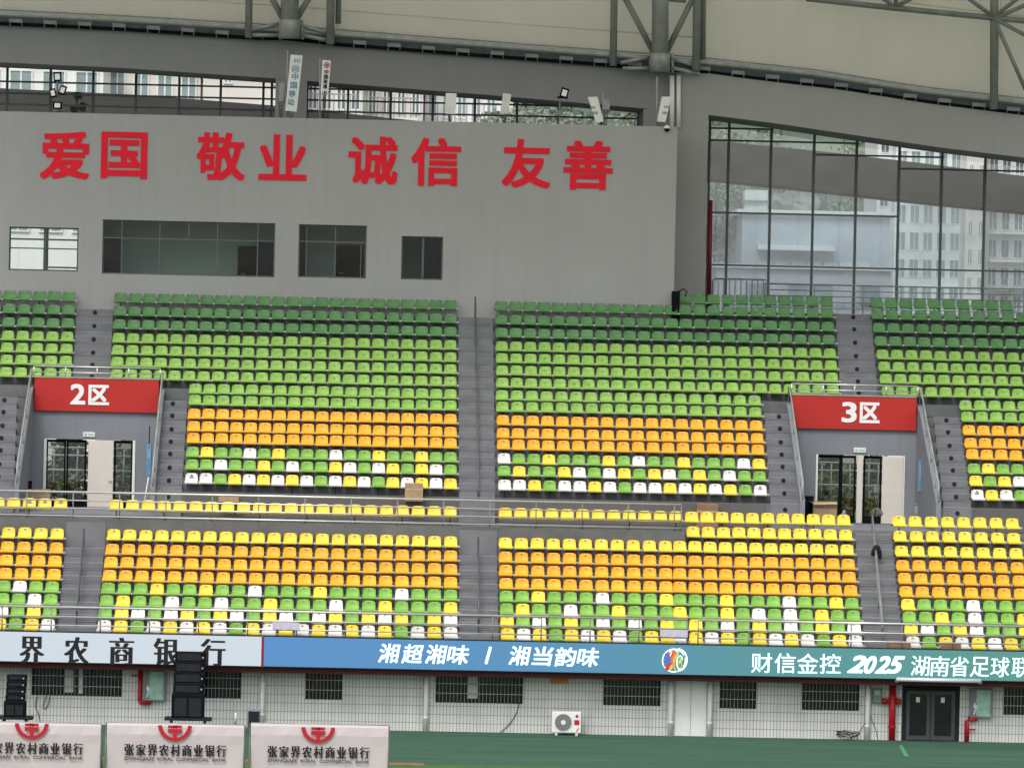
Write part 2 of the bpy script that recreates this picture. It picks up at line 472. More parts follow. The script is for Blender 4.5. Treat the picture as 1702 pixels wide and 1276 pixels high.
def half_steps(rows, z, yf, fx, parent, name, dots=None, z0=None):
    m = MB(); vents = []
    prev = None
    for k in rows:
        yf0 = yf(k) - FR; zt = z[k]
        zb = prev if prev is not None else (z0 if z0 is not None else zt - .42)
        xa, xb = fx(yf0)
        h = (zt - zb) / 2
        m.box(xa, xb, yf0 - DEP / 2 + .02, yf0 - .002, zb + .004, zb + h, 0)
        m.box(xa, xb, yf0 - DEP / 2 - .002, yf0 - DEP / 2 + .05, zb + h + .002, zb + h + .022, 1)
        m.box(xa, xb, yf0 - .012, yf0 + DEP / 2, zt + .003, zt + .02, 1)
        m.box(xa, xb, yf0 - .008, yf0 - .0015, zb + h + .03, zt + .002, 0)
        if dots is not None:
            vents.append(((xa + xb) / 2, yf0 - .01, zb + h + h * .55))
        prev = zt
    o = m.build(name, [MT['stair'], MT['nosing']], parent)
    if vents:
        src = None
        r = parent
        for (x, y, zc) in vents:
            v = MB().disc((x, y, zc), .085, .03, 14, 0, .07).build('vent', MT['dark'], o)
    return o

AL = aisle_x((96, 159), (110, 175), 1051, 893, yL(1), yL(8))
AC = aisle_x((763, 829), (763, 826), 1051, 900, yL(1), yL(8))
AR = aisle_x((1437, 1502), (1420, 1480), 1061, 866, yL(1), yL(10))
half_steps([2, 3, 4, 5, 6, 7, 8], zL, yL, AL, lower, 'aisle_stairs')
half_steps([2, 3, 4, 5, 6, 7, 8], zL, yL, AC, lower, 'aisle_stairs')
half_steps([2, 3, 4, 5, 6, 7, 8, 9, 10], zL, yL, AR, lower, 'aisle_stairs')
# pale filler steps on the walkway front at the aisles
for fx in (AL, AC):
    xa, xb = fx(yL(9) - FR)
    MB().box(xa, xb, yL(9) - FR - .03, yL(9) - FR - .002, zL[8] + .01, zL[10] - .1).build('riser_panel', MT['stair'], lower)

# ------------------------------------------------------------------ upper tier with two entrances
upper = thing('upper_stand', 'upper grey concrete tier of the grandstand above the concourse', 'grandstand', (5, yU(1), zW))
PORT = [  # photo x of the recess at the back (left, right), front (left, right), outer stairs (left, right) back/front
    dict(b=(44, 255), f=(34, 251), sl=((-12, 30), (-30, 24)), sr=((264, 313), (258, 303)), y0=628, y1=832),
    dict(b=(1328, 1537), f=(1334, 1551), sl=((1269, 1318), (1279, 1328)), sr=((1550, 1592), (1566, 1612)), y0=658, y1=860)]
def pxs(p):
    return P(p['f'][0], p['y1'], yU(1)).x, P(p['f'][1], p['y1'], yU(1)).x
p0, p1 = pxs(PORT[0]), pxs(PORT[1])
m = MB()
prof = steps(list(range(1, 9)), zU, yU, zW - .3, Y_PORT - .003)
for xa, xb in ((XL, p0[0] - .18), (p0[1] + .18, p1[0] - .18), (p1[1] + .18, XR)):
    m.prism_yz(prof, xa, xb)
top = [(yU(9) - FR, zU[9] - .45)]
for i, k in enumerate(range(9, 16)):
    y = yU(k) - FR
    if i: top.append((y, zU[k - 1]))
    top.append((y, zU[k]))
top += [(yU(15) + .3, zU[15]), (yU(15) + .3, zU[15] - .6), (Y_PORT + .9, zU[9] - .6)]
m.prism_yz(top, XL, XR)
XC = P(1127, 495, yU(16)).x
m.box(XC, XR, yU(16) - FR, Y_GLZ + .3, zU[15] - .4, zU[16])       # back gallery floor
m.build('seating_terrace', MT['terrace'], upper)
UL = aisle_x((122, 184), (128, 189), 610, 508, yU(9), yU(15))
UC = aisle_x((763, 823), (762, 819), 804, 508, yU(1), yU(15))
UR = aisle_x((1397, 1459), (1387, 1446), 640, 520, yU(9), yU(16))
half_steps(list(range(10, 16)), zU, yU, UL, upper, 'aisle_stairs', dots=1)
half_steps(list(range(1, 16)), zU, yU, UC, upper, 'aisle_stairs', z0=zW)
half_steps(list(range(10, 17)), zU, yU, UR, upper, 'aisle_stairs', dots=1)
for p in PORT:
    for k in ('sl', 'sr'):
        fx = aisle_x(p[k][1], p[k][0], p['y1'] - 25, p['y0'] + 10, yU(1), yU(8))
        half_steps(list(range(1, 9)), zU, yU, fx, upper, 'aisle_stairs', dots=1, z0=zW)
# dark skirting under the first row of the upper tier
for xa, xb in ((P(315, 820, yU(1)).x, P(762, 830, yU(1)).x), (P(824, 830, yU(1)).x, P(1268, 840, yU(1)).x), (P(1616, 845, yU(1)).x, XR)):
    MB().box(xa, xb, yU(1) - FR - .05, yU(1) - FR - .003, zW + .02, zU[1] - .02).build('skirting', MT['rear'], upper)

# the two entrances
def portal(p, num, label, doors):
    y0, y1 = p['y0'], p['y1']
    xa, xb = pxs(p)
    t = thing('entrance_portal', label, 'entrance', ((xa + xb) / 2, Y_PORT, zW), 'stand entrances')
    zt = zU[9] - .05
    # door opening
    d0, d1, dt = doors
    ox0, ox1 = P(d0, y1 - 40, Y_PORT).x, P(d1, y1 - 40, Y_PORT).x
    oz = P((d0 + d1) / 2, dt, Y_PORT).z
    m = MB()
    m.box(xa, ox0, Y_PORT, Y_PORT + .25, zW, zt); m.box(ox1, xb, Y_PORT, Y_PORT + .25, zW, zt)
    m.box(ox0, ox1, Y_PORT, Y_PORT + .25, oz, zt)
    m.build('back_wall', MT['portal'], t)
    # side walls follow the slope of the rows
    for s, x in ((-1, xa), (1, xb)):
        m = MB()
        pts = [(yU(1) - FR - .15, zW), (yU(1) - FR - .15, zU[1] + .15), (yU(8) - FR, zU[8] + .18), (Y_PORT + .24, zt + .05), (Y_PORT + .24, zW)]
        xo = x + s * .18
        m.prism_yz(pts, min(x, xo), max(x, xo))
        m.build('side_wall', MT['portal'], t)
        m = MB()
        x += s * .09
        rl = [(x, yU(1) - FR - .1, zU[1] + .85), (x, yU(8) - FR, zU[8] + .75), (x, Y_PORT + .1, zt + .62)]
        m.tube([(x, rl[0][1], zU[1] + .1)] + rl + [(x, Y_PORT + .1, zt)], .035, 8)
        for q in (2, 4, 6):
            m.tube([(x, yU(q) - FR, zU[q] + .1), (x, yU(q) - FR, zU[q] + .8)], .025, 8)
        m.tube([(x, yU(1) - FR, zU[1] + .5), (x, yU(8) - FR, zU[8] + .45)], .018, 8)
        m.build('side_rail', MT['galv'], t, True)
        MB().box(x - .012, x + .012, yU(1) - FR, yU(8) - FR + .3, zW + 1.2, zU[2]).build('glass_panel', MT['glass'], t)
    # sign band
    X0, X1 = xa + .04, xb - .04
    zs1 = P((p['b'][0] + p['b'][1]) / 2, y0 + 1, Y_PORT).z; zs0 = P((p['b'][0] + p['b'][1]) / 2, y0 + 56, Y_PORT).z
    sg = MB().bbox(X0, X1, Y_PORT - .14, Y_PORT - .003, zs0, zs1, .012).build('section_sign', MT['red_sign'], t)
    MB().box(X0 - .01, X1 + .01, Y_PORT - .16, Y_PORT - .003, zs1 + .004, zs1 + .06).build('sign_edge', MT['galv'], t)
    m = MB()
    if num == '2':
        text(m, '2', (117, 638, 142, 672), Y_PORT - .14, .02, .022)
        text(m, '区', (147, 639.5, 181.5, 673), Y_PORT - .14, .02, .03)
    else:
        text(m, '3', (1399, 668, 1424, 702), Y_PORT - .14, .02, .022)
        text(m, '区', (1429, 668.5, 1462, 703), Y_PORT - .14, .02, .03)
    m.build('sign_lettering', MT['txt_white'], sg)
    # railing on top
    m = MB(); zr = P((p['b'][0] + p['b'][1]) / 2, y0 - 18, Y_PORT).z; zr2 = (zr + zs1) / 2
    for z, r in ((zr, .03), (zr2, .02)):
        m.tube([(xa, Y_PORT - .05, z), (xb, Y_PORT - .05, z)], r, 8)
    for i in range(5):
        x = xa + (xb - xa) * i / 4
        m.tube([(x, Y_PORT - .05, zs1 + .06), (x, Y_PORT - .05, zr)], .024, 8)
    m.build('top_railing', MT['steel'], t, True)
    # exit sign over the door
    ex = (d0 + d1) / 2
    X0, X1, Z0, Z1 = rect(ex - 10, dt - 12, ex + 10, dt - 4, Y_PORT)
    e = MB().bbox(X0, X1, Y_PORT - .06, Y_PORT - .002, Z0, Z1, .01).build('exit_lamp', MT['white'], t)
    m = MB(); m.box(X0 + .05, X0 + .16, Y_PORT - .066, Y_PORT - .0605, Z0 + .04, Z1 - .04); m.box(X0 + .2, X1 - .05, Y_PORT - .066, Y_PORT - .0605, Z0 + .05, Z1 - .05)
    m.build('exit_symbol', mat('pale_green_mark', (.35, .5, .42)), e)
    return t, ox0, ox1, oz

def door_leaf(t, x0, x1, oz, y, kind, handle=None):
    Xa, Xb = P(x0, 790, y).x, P(x1, 790, y).x
    if kind == 'panel':
        o = MB().bbox(Xa, Xb, y - .05, y, zW + .02, oz - .03, .012).build('door_leaf', MT['cream'], t)
        o['label'] = 'cream solid door leaf'
        if handle:
            hx = P(handle, 800, y).x
            MB().tube([(hx, y - .1, zW + 1.05), (hx + .12, y - .1, zW + 1.05)], .018, 8).tube([(hx, y - .1, zW + 1.05), (hx, y - .045, zW + 1.05)], .016, 8).build('handle', MT['steel'], o, True)
    else:
        m = MB(); wd = .07
        m.box(Xa, Xa + wd, y - .05, y, zW + .02, oz - .03); m.box(Xb - wd, Xb, y - .05, y, zW + .02, oz - .03)
        m.box(Xa + wd, Xb - wd, y - .048, y - .002, oz - .13, oz - .032); m.box(Xa + wd, Xb - wd, y - .048, y - .002, zW + .022, zW + .3)
        o = m.build('door_leaf', MT['black'], t); o['label'] = 'black framed glass door leaf'
        MB().box(Xa + wd, Xb - wd, y - .03, y - .02, zW + .3, oz - .13).build('door_glass', MT['doorglass'], o)
    return o

t2, ox0, ox1, oz2 = portal(PORT[0], '2', 'recessed stand entrance under the red section 2 sign', (72, 224, 730))
MB().box(ox0 + .003, ox0 + .1, Y_PORT - .04, Y_PORT + .2, zW, oz2 - .003).build('door_jamb', MT['white'], t2)
MB().box(ox1 - .1, ox1 - .003, Y_PORT - .04, Y_PORT + .2, zW, oz2 - .003).build('door_jamb', MT['white'], t2)
door_leaf(t2, 76, 109, oz2, Y_PORT + .18, 'glass'); door_leaf(t2, 110, 143, oz2, Y_PORT + .18, 'glass')
door_leaf(t2, 146, 188, oz2, Y_PORT + .02, 'panel', 181); door_leaf(t2, 189, 220, oz2, Y_PORT + .2, 'glass')
t3, ox0, ox1, oz3 = portal(PORT[1], '3', 'recessed stand entrance under the red section 3 sign', (1355, 1503, 756))
MB().box(ox0 + .003, ox0 + .08, Y_PORT - .04, Y_PORT + .2, zW, oz3 - .003).build('door_jamb', MT['white'], t3)
MB().box(ox1 - .06, ox1 - .003, Y_PORT - .03, Y_PORT + .2, zW, oz3 - .003).build('door_jamb', MT['white'], t3)
door_leaf(t3, 1357, 1397, oz3, Y_PORT + .18, 'glass'); door_leaf(t3, 1397, 1422, oz3, Y_PORT + .18, 'glass')
door_leaf(t3, 1424, 1434, oz3, Y_PORT + .0, 'panel'); door_leaf(t3, 1435, 1465, oz3, Y_PORT + .18, 'glass')
door_leaf(t3, 1466, 1502, oz3, Y_PORT + .02, 'panel')

# ------------------------------------------------------------------ seats
def seat_shell(dark=False):
    prof = [(-.37, .28, .165), (-.405, .29, .215), (-.42, .325, .240), (-.408, .39, .246), (-.33, .408, .242), (-.20, .385, .238), (-.09, .385, .236),
            (-.045, .43, .238), (-.02, .52, .233), (.0, .60, .226), (.010, .645, .214), (.022, .670, .190), (.036, .680, .150), (.06, .678, .14)]
    if dark:
        prof = [(y, z, hw * (1.07 if z > .5 else 1.02)) for y, z, hw in prof]
    us = [-1, -.92, -.75, -.4, 0, .4, .75, .92, 1]
    top = []; nj, ni = len(prof), len(us)
    for j, (y, z, hw) in enumerate(prof):
        for u in us:
            e = 1 - abs(u) ** 2.4
            dy = .035 * e if z > .41 else 0
            dz = -.035 * e if (-.36 < y < -.05 and z < .43) else 0
            rim = -.02 if (abs(u) == 1 and z > .41) else 0
            top.append((u * hw, y + dy + rim, z + dz - (.015 if abs(u) == 1 and z < .41 else 0)))
    vs = top[:]
    for j, (y, z, hw) in enumerate(prof):
        y1, z1, _ = prof[max(j - 1, 0)]; y2, z2, _ = prof[min(j + 1, nj - 1)]
        d = Vector((y2 - y1, z2 - z1)).normalized(); n = Vector((d.y, -d.x)) * .022
        for i in range(ni):
            p = top[j * ni + i]; vs.append((p[0] * .985, p[1] + n.x, p[2] + n.y))
    fs = []; o = nj * ni
    for j in range(nj - 1):
        for i in range(ni - 1):
            a = j * ni + i
            fs.append((a, a + 1, a + ni + 1, a + ni)); fs.append((o + a + ni, o + a + ni + 1, o + a + 1, o + a))
    for i in range(ni - 1):
        fs.append((o + i, o + i + 1, i + 1, i)); a = (nj - 1) * ni + i; fs.append((a, a + 1, o + a + 1, o + a))
    for j in range(nj - 1):
        a = j * ni; fs.append((a, a + ni, o + a + ni, o + a)); a += ni - 1; fs.append((o + a, o + a + ni, a + ni, a))
    return vs, fs

def bracket_geo(leg):
    m = MB()
    m.box(-.287, .287, -.22, -.16, .315, .355, 1)                    # cross beam
    m.box(.245, .327, -.42, -.30, .31, .37, 0)                       # hinge block between two seats
    m.box(.27, .302, -.30, -.17, .325, .35, 0)
    m.box(-.03, .03, -.16, .098, .32, .35, 1)                        # arm to the step behind
    if leg:
        m.box(-.018, .018, -.205, -.175, .0, .315, 1); m.box(-.07, .07, -.25, -.13, .0, .012, 1)
    return m.v, m.f, m.m
SV, SF = seat_shell(); SVD, SFD = seat_shell(True)
BV, BF, BM = bracket_geo(False); BVL, BFL, BML = bracket_geo(True)
TV = [(-.034, .012, .60), (.034, .012, .60), (.034, .026, .645), (-.034, .026, .645), (-.034, .04, .60), (.034, .04, .60), (.034, .05, .645), (-.034, .05, .645)]
TV = [(x, y - .0, z) for x, y, z in TV]
TF = [(0, 1, 2, 3), (0, 4, 5, 1), (1, 5, 6, 2), (2, 6, 7, 3), (3, 7, 4, 0)]

ORD = ['', 'first', 'second', 'third', 'fourth', 'fifth', 'sixth', 'seventh', 'eighth', 'ninth', 'tenth', 'eleventh', 'twelfth', 'thirteenth', 'fourteenth', 'fifteenth',
       'sixteenth', 'seventeenth', 'eighteenth', 'nineteenth', 'twentieth', 'twenty first', 'twenty second', 'twenty third', 'twenty fourth']
seats = []     # (X, Y, Z, colour, row, wording)
def seat_row(x0, x1, n, yref, Y, z, cols, row, where=None, rev=False):
    for i in range(n):
        px = x0 + (x1 - x0) * i / max(1, n - 1)
        X = P(px, yref + (px - XREF) * .0218, Y).x
        k = (n - i) if rev else i + 1
        seats.append((X, Y, z, cols[i % len(cols)], row, where % ORD[k] if where else None, px))

LA = {1: ('YGYGYW', -54.5, 80), 2: ('GWWGYG', -51, 83), 3: ('GYGGWG', -49, 84.5), 4: ('GGGWGG', -47, 87), 5: ('O', -45, 90), 6: ('O', -43, 91.5), 7: ('O', -41, 94), 8: ('Y', -39, 95.3)}
LB = {1: ('WYGWYWYWGYWYWYWYWYGWYW', 173.5), 2: ('GYWGWYGYWGYWGWYGYWYGYW', 175), 3: ('GYGGWGGWGGYGGGWGGYGGGY', 177.7), 4: ('GGGYGGYGGWGGGYGGGGWGGG', 180),
      5: ('O', 182.3), 6: ('O', 184.7), 7: ('O', 186.9), 8: ('Y', 189.4)}
LC = {1: ('YWYGYWYWGYYWYWYGYWYWGYW', 843.7, 1130, 1421.5), 2: ('YGWGYGWGWGYGYGWGYGWGYGW', 842.7, 1130, 1419.3), 3: ('GYGGWGGYGGGYGGYGWGWGYGG', 842, 1130, 1418), 4: ('GGYGGGWGGGYGGGYGGGWGGYG', 841.5, 1129.5, 1415.5),
      5: ('O', 841, 1129.5, 1413.5), 6: ('O', 840.5, 1129.5, 1411), 7: ('O', 840.2, 1129.5, 1409.5), 8: ('Y', 839.8, 1129.5, 1407.5)}
LD = {1: ('WGYWYWYG', 1517), 2: ('YWGYWGGY', 1514), 3: ('GGYGWGGY', 1511), 4: ('YGGGWGGG', 1508.5), 5: ('O', 1505.5), 6: ('O', 1503), 7: ('O', 1500), 8: ('Y', 1498)}
for k in range(1, 9):
    rn = ('front row' if k == 1 else ORD[k] + ' row')
    y = LROW[k]; z = zL[k]; Y = yL(k)
    cs, a, b = LA[k]; seat_row(a, b, 6, y, Y, z, cs, k, rn + ', %s seat left of the left stairs', True)
    cs, a = LB[k]; seat_row(a, 749, 22, y, Y, z, cs, k, rn + ', %s seat right of the left stairs')
    cs, a, mid, b = LC[k]
    n0 = len(seats)
    seat_row(a, a + (1105.6 - 839.8), 11, y, Y, z, cs[:11] if len(cs) > 1 else cs, k, rn + ', %s seat right of the centre stairs')
    seat_row(mid, b, 12, y, Y, z, cs[11:] if len(cs) > 1 else cs, k, rn + ', %s seat left of the right stairs', True)
    cs, a = LD[k]; seat_row(a, a + 7 * 27.2, 8, y, Y, z, cs, k, rn + ', %s seat right of the right stairs')
seat_row(1151.7, 1405, 11, 877, yL(9), zL[9], 'Y', 9)
seat_row(1495.5, 1495.5 + 7 * 27, 8, 877, yL(9), zL[9], 'Y', 9)
seat_row(-29, 101, 6, 851, yL(10), zL[10], 'Y', 10); seat_row(194, 748, 22, 851, yL(10), zL[10], 'Y', 10)
seat_row(839.8, 1123, 12, 851, yL(10), zL[10], 'Y', 10); seat_row(1149.3, 1402, 11, 851, yL(10), zL[10], 'Y', 10); seat_row(1493.8, 1493.8 + 7 * 26.9, 8, 851, yL(10), zL[10], 'Y', 10)
UB = {1: 'WWGYWYWYWGWYWGYWYWY', 2: 'GGWGGYGWGGYWGWYGYWG', 3: 'GYGGWGYGGGWGGYGGYGG'}
UCc = {1: 'WWYGWWYWGWWYWYWGWW'[:17] + 'W', 2: 'GYGGYWGWYGYWGYGWGG', 3: 'WGGYGGGYGWGGYGGGWY'}
UCc[1] = 'WWYGWWYWGWWYWYWWYWGW'[:0] + 'WWYGWWYWGWWYW' + 'YWYGW'
UD = {1: 'WYWGYWGY', 2: 'YGYWGGYG', 3: 'GYGGGWGG'}
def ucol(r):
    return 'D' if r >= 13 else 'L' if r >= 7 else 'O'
for r in range(1, 16):
    y = UROW[r - 1]; z = zU[r]; Y = yU(r)
    if r <= 8:
        t = (r - 1) / 7
        seat_row(318.5 + 6.5 * t, 748.6, 19, y, Y, z, UB.get(r, ucol(r)), 20 + r)
        seat_row(838.5 - 4 * t, 1263.5 - 9.5 * t, 18, y, Y, z, UCc.get(r, ucol(r)), 20 + r)
        seat_row(1624 - 19.4 * t, 1624 - 19.4 * t + 7 * 24.1, 8, y, Y, z, UD.get(r, ucol(r)), 20 + r)
    else:
        t = (r - 9) / 6
        seat_row(108.6 + 6.7 * t - 24.6 * 6, 108.6 + 6.7 * t, 7, y, Y, z, ucol(r), 20 + r)
        seat_row(194 + 7.2 * t, 748.6, 24, y, Y, z, ucol(r), 20 + r)
        seat_row(835 - 2 * t, 1384 - 10 * t, 24, y, Y, z, ucol(r), 20 + r)
        seat_row(1475 - 17 * t, 1475 - 17 * t + 11 * 24.1, 12, y, Y, z, ucol(r), 20 + r)
seat_row(1139, 1373, 11, 490, yU(16), zU[16], 'D', 36)
seat_row(1456.5, 1672, 10, 490, yU(16), zU[16], 'D', 36)

inview = [s for s in seats if s[4] <= 8 and -12 < s[6] < 1712]
inview.sort(key=lambda s: (s[4], s[0]))
single = inview[:300]; sset = set(id(s) for s in single)
protos = {}
for ck in 'GOYW':
    me = bpy.data.meshes.new('seat_shell'); me.from_pydata(SV, [], SF); me.materials.append(SEAT[ck])
    me.polygons.foreach_set('use_smooth', [True] * len(me.polygons)); me.update(); protos[ck] = me
bmes = []
for bv, bf, bm_ in ((BV, BF, BM), (BVL, BFL, BML)):
    bme = bpy.data.meshes.new('seat_bracket'); bme.from_pydata(bv, [], bf)
    bme.materials.append(MT['bolt']); bme.materials.append(MT['dark']); bme.polygons.foreach_set('material_index', bm_); bme.update(); bmes.append(bme)
tme = bpy.data.meshes.new('number_plate'); tme.from_pydata(TV, [], TF); tme.materials.append(MT['steel_dark']); tme.update()
MARK = {(1, 11): 1, (1, 12): 1}
for si, s in enumerate(single):
    X, Y, z, ck, row, wh, px = s
    o = thing('stadium_seat', '%s bucket seat, %s' % (SEATNAME[ck], wh), 'seat', (X, Y, z), 'bucket seats in the lower rows')
    o.rotation_euler.z = R_(random.uniform(-2, 2)); o.rotation_euler.x = R_(random.uniform(-1.2, 1.2))
    for nm, me in (('seat_shell', protos[ck]), ('seat_bracket', bmes[si % 3 == 0]), ('number_plate', tme)):
        c = bpy.data.objects.new(nm, me); C.objects.link(c); c.parent = o
DEC = [(1, 440), (35, 1263.5), (21, 318.5), (21, 1263.5), (21, 1624), (27, 364), (28, 1254), (28, 1604.6), (10, 101), (10, 76), (10, 50)]
def has_decal(row, px):
    return any(r == row and abs(px - q) < 13 for r, q in DEC)
HOUSE = [(-.075, .50), (.075, .50), (.075, .56), (.03, .60), (-.03, .60), (-.075, .56)]
def decal_geo(X=0, Y=0, z=0):
    return [(X + x, Y - .012 + (q - .50) * .28, z + q) for x, q in HOUSE], [(0, 1, 2, 3, 4, 5)]
# all further seats of the stand
m = MB(); cnt = 0; keys = ['G', 'L', 'D', 'O', 'Y', 'W']
for s in seats:
    if id(s) in sset: continue
    X, Y, z, ck, row, wh, px = s
    a = R_(random.uniform(-2, 2)); ca, sa = math.cos(a), math.sin(a)
    V_, F_ = (SVD, SFD) if ck == 'D' else (SV, SF)
    jy = random.uniform(-.015, .015); z += random.uniform(-.008, .008)
    sx = 1.0
    m.add([(X + sx * (p[0] * ca - p[1] * sa), Y + jy + p[0] * sa + p[1] * ca, z + p[2] * 1.0) for p in V_], F_, keys.index(ck))
    cnt += 1; bv, bf, bm_ = (BVL, BFL, BML) if cnt % 3 == 0 else (BV, BF, BM)
    o_ = len(m.v); m.v += [(X + p[0] * (.985 if row > 20 else 1), Y + p[1], z + p[2]) for p in bv]
    for f, mi in zip(bf, bm_): m.f.append(tuple(i + o_ for i in f)); m.m.append(6 + mi)
    lowr = row > 29
    dz = -.1 if 29 <= row <= 32 else 0
    if has_decal(row, px): m.add(*decal_geo(X, Y + .0, z), 9)
    m.add([(X + p[0] * 1.15, Y + p[1] + dz * .25, z + p[2] + dz) for p in TV], TF, 8)
o = m.build('rows_of_seats', [SEAT[k] for k in keys] + [MT['bolt'], MT['dark'], MT['steel_dark'], MT['galv_dark']], smooth=False)
sm = [mi < 6 for mi in m.m]; o.data.polygons.foreach_set('use_smooth', sm)
tag(o, 'packed rows of green, orange, yellow and white seats above the sixth row', 'seats', kind='stuff')

# ------------------------------------------------------------------ commentary block with slogan
def holes_wall(mb, x0, x1, z0, z1, y0, y1, holes, mi=0):
    xs = sorted(set([x0, x1] + [h[0] for h in holes] + [h[1] for h in holes]))
    zs = sorted(set([z0, z1] + [h[2] for h in holes] + [h[3] for h in holes]))
    for i in range(len(xs) - 1):
        for j in range(len(zs) - 1):
            cx, cz = (xs[i] + xs[i + 1]) / 2, (zs[j] + zs[j + 1]) / 2
            if any(h[0] < cx < h[1] and h[2] < cz < h[3] for h in holes): continue
            a, b, c, d = xs[i], xs[i + 1], zs[j], zs[j + 1]
            mb.add([(a, y0, c), (b, y0, c), (b, y0, d), (a, y0, d), (a, y1, c), (b, y1, c), (b, y1, d), (a, y1, d)], [(0, 1, 2, 3), (7, 6, 5, 4)], mi)
    for a, b, c, d in list(holes) :
        mb.add([(a, y0, c), (b, y0, c), (b, y0, d), (a, y0, d), (a, y1, c), (b, y1, c), (b, y1, d), (a, y1, d)],
               [(0, 4, 5, 1), (1, 5, 6, 2), (2, 6, 7, 3), (3, 7, 4, 0)], mi)
    a, b, c, d = x0, x1, z0, z1
    mb.add([(a, y0, c), (b, y0, c), (b, y0, d), (a, y0, d), (a, y1, c), (b, y1, c), (b, y1, d), (a, y1, d)],
           [(1, 0, 4, 5), (2, 1, 5, 6), (3, 2, 6, 7), (0, 3, 7, 4)], mi)

XW = P(1123, 350, Y_COM).x
ZT = P(560, 198, Y_COM).z
com = thing('commentary_block', 'light grey commentary box wall carrying red slogan characters', 'building', (0, Y_COM, zU[15]))
WIN = [(15, 378, 130, 450), (170, 368, 457, 458), (496, 374, 609, 462), (667, 393, 736, 465)]
WR = [rect(*r, Y_COM) for r in WIN]
m = MB()
holes_wall(m, XL, XW, zU[15] - .3, ZT, Y_COM, Y_COM + .24, WR)
m.build('front_wall', MT['wall'], com)
m = MB(); m.box(XW - .25, XW - .002, Y_COM + .243, Y_RING - .3, zU[15] - .3, ZT - .03); m.box(XL, XW - .26, Y_COM + .243, Y_RING - .3, ZT - .62, ZT - .42)
m.build('block_shell', MT['wall'], com)
# rooms behind the glass
m = MB()
for i, r in enumerate(WR[1:]):
    a, b, c, d = r[0] - .5, r[1] + .4, r[2] - .9, r[3] + .25
    y0, y1 = Y_COM + .25, Y_COM + 2.6
    v = [(a, y0, c), (b, y0, c), (b, y0, d), (a, y0, d), (a, y1, c), (b, y1, c), (b, y1, d), (a, y1, d)]
    m.add(v, [(5, 4, 7, 6), (0, 1, 5, 4), (1, 2, 6, 5), (2, 3, 7, 6), (3, 0, 4, 7)])
m.build('room_interior', MT['room'], com)
def win(i, bars_v, bars_h, fmat, gmat, extra=None):
    a, b, c, d = WR[i]; y = Y_COM + .12; t = .055
    m = MB()
    m.box(a, a + t, y, y + .08, c, d); m.box(b - t, b, y, y + .08, c, d)
    m.box(a + t, b - t, y + .002, y + .078, c, c + t); m.box(a + t, b - t, y + .002, y + .078, d - t, d)
    x0, y0, x1, y1 = WIN[i]; fx = lambda px: a + (b - a) * (px - x0) / (x1 - x0); fz = lambda py: d - (d - c) * (py - y0) / (y1 - y0)
    for px, p0_, p1_, tt in bars_v:
        m.box(fx(px) - tt / 2, fx(px) + tt / 2, y + .004, y + .076, fz(p1_), fz(p0_))
    for py, q0, q1, tt in bars_h:
        m.box(fx(q0), fx(q1), y + .008, y + .07, fz(py) - tt / 2, fz(py) + tt / 2)
    w_ = m.build('window', fmat, com)
    MB().box(a + t, b - t, y + .035, y + .045, c + t, d - t).build('pane', gmat, w_)
    return w_, fx, fz
w1, fx, fz = win(0, [(74, 378, 450, .10), (30, 412, 450, .0), ], [(398, 15, 130, .07), (413, 15, 130, .05), (444, 76, 130, .07)], MT['green_frame'], MT['glass_w1'])
w2, fx2, fz2 = win(1, [(202, 368, 458, .05), (265, 368, 458, .05), (361, 368, 458, .05), (428, 368, 458, .05), (313, 368, 398, .05)], [(398, 170, 457, .05)], MT['mull'], MT['glass_dark'])
w3, fx3, fz3 = win(2, [(509, 374, 462, .04), (557, 374, 462, .05), (600, 402, 462, .04)], [(402, 496, 609, .06)], MT['mull'], MT['glass_dark'])
w4, fx4, fz4 = win(3, [(703, 393, 465, .09)], [], MT['mull'], MT['glass_dark'])
def cur(w_, fx, fz, x0, x1, y0, y1, dy=.3, mt='curtain', nm='curtain'):
    m = MB(); X0, X1 = fx(x0), fx(x1); n = max(4, int((X1 - X0) / .05)); top = []; bot = []
    vs = []; 
    for i in range(n + 1):
        x = X0 + (X1 - X0) * i / n; yy = Y_COM + dy + (.02 if i % 2 else -.02)
        vs += [(x, yy, fz(y1)), (x, yy, fz(y0)), (x, yy + .02, fz(y1)), (x, yy + .02, fz(y0))]
    fs = []
    for i in range(n):
        o_ = i * 4; fs += [(o_, o_ + 4, o_ + 5, o_ + 1), (o_ + 2, o_ + 3, o_ + 7, o_ + 6)]
    m.add(vs, fs).build(nm, MT[mt], w_)
cur(w2, fx2, fz2, 170, 202, 398, 460); cur(w2, fx2, fz2, 428, 459, 398, 460); cur(w3, fx3, fz3, 494, 508, 374, 464); cur(w4, fx4, fz4, 703, 738, 393, 467)
for w_, fx, fz, x0, x1, y0 in ((w2, fx2, fz2, 393, 427, 405), (w3, fx3, fz3, 558, 604, 405)):
    d = MB().bbox(fx(x0), fx(x1), Y_COM + 2.35, Y_COM + 2.55, fz(480), fz(y0), .02).build('room_door', MT['black'], w_)
    hx = fx(x0 + 6); MB().tube([(hx, Y_COM + 2.3, fz(452)), (hx + .16, Y_COM + 2.3, fz(452))], .02, 8).build('handle', MT['steel'], d)
CH = [('爱', (67, 218.5, 148.5, 298)), ('国', (168, 219.5, 245, 297)), ('敬', (326.5, 220.5, 407, 300)), ('业', (430, 224, 510, 300)),
      ('诚', (579, 227, 661, 307)), ('信', (683.5, 229.5, 766, 309.5)), ('友', (834.5, 231.5, 915, 312.5)), ('善', (936.5, 234, 1018.5, 316))]
for ch, r in CH:
    m = MB(); text(m, ch, r, Y_COM - .003, .03, .024)
    m.build('slogan_character', MT['red_letter'], com)

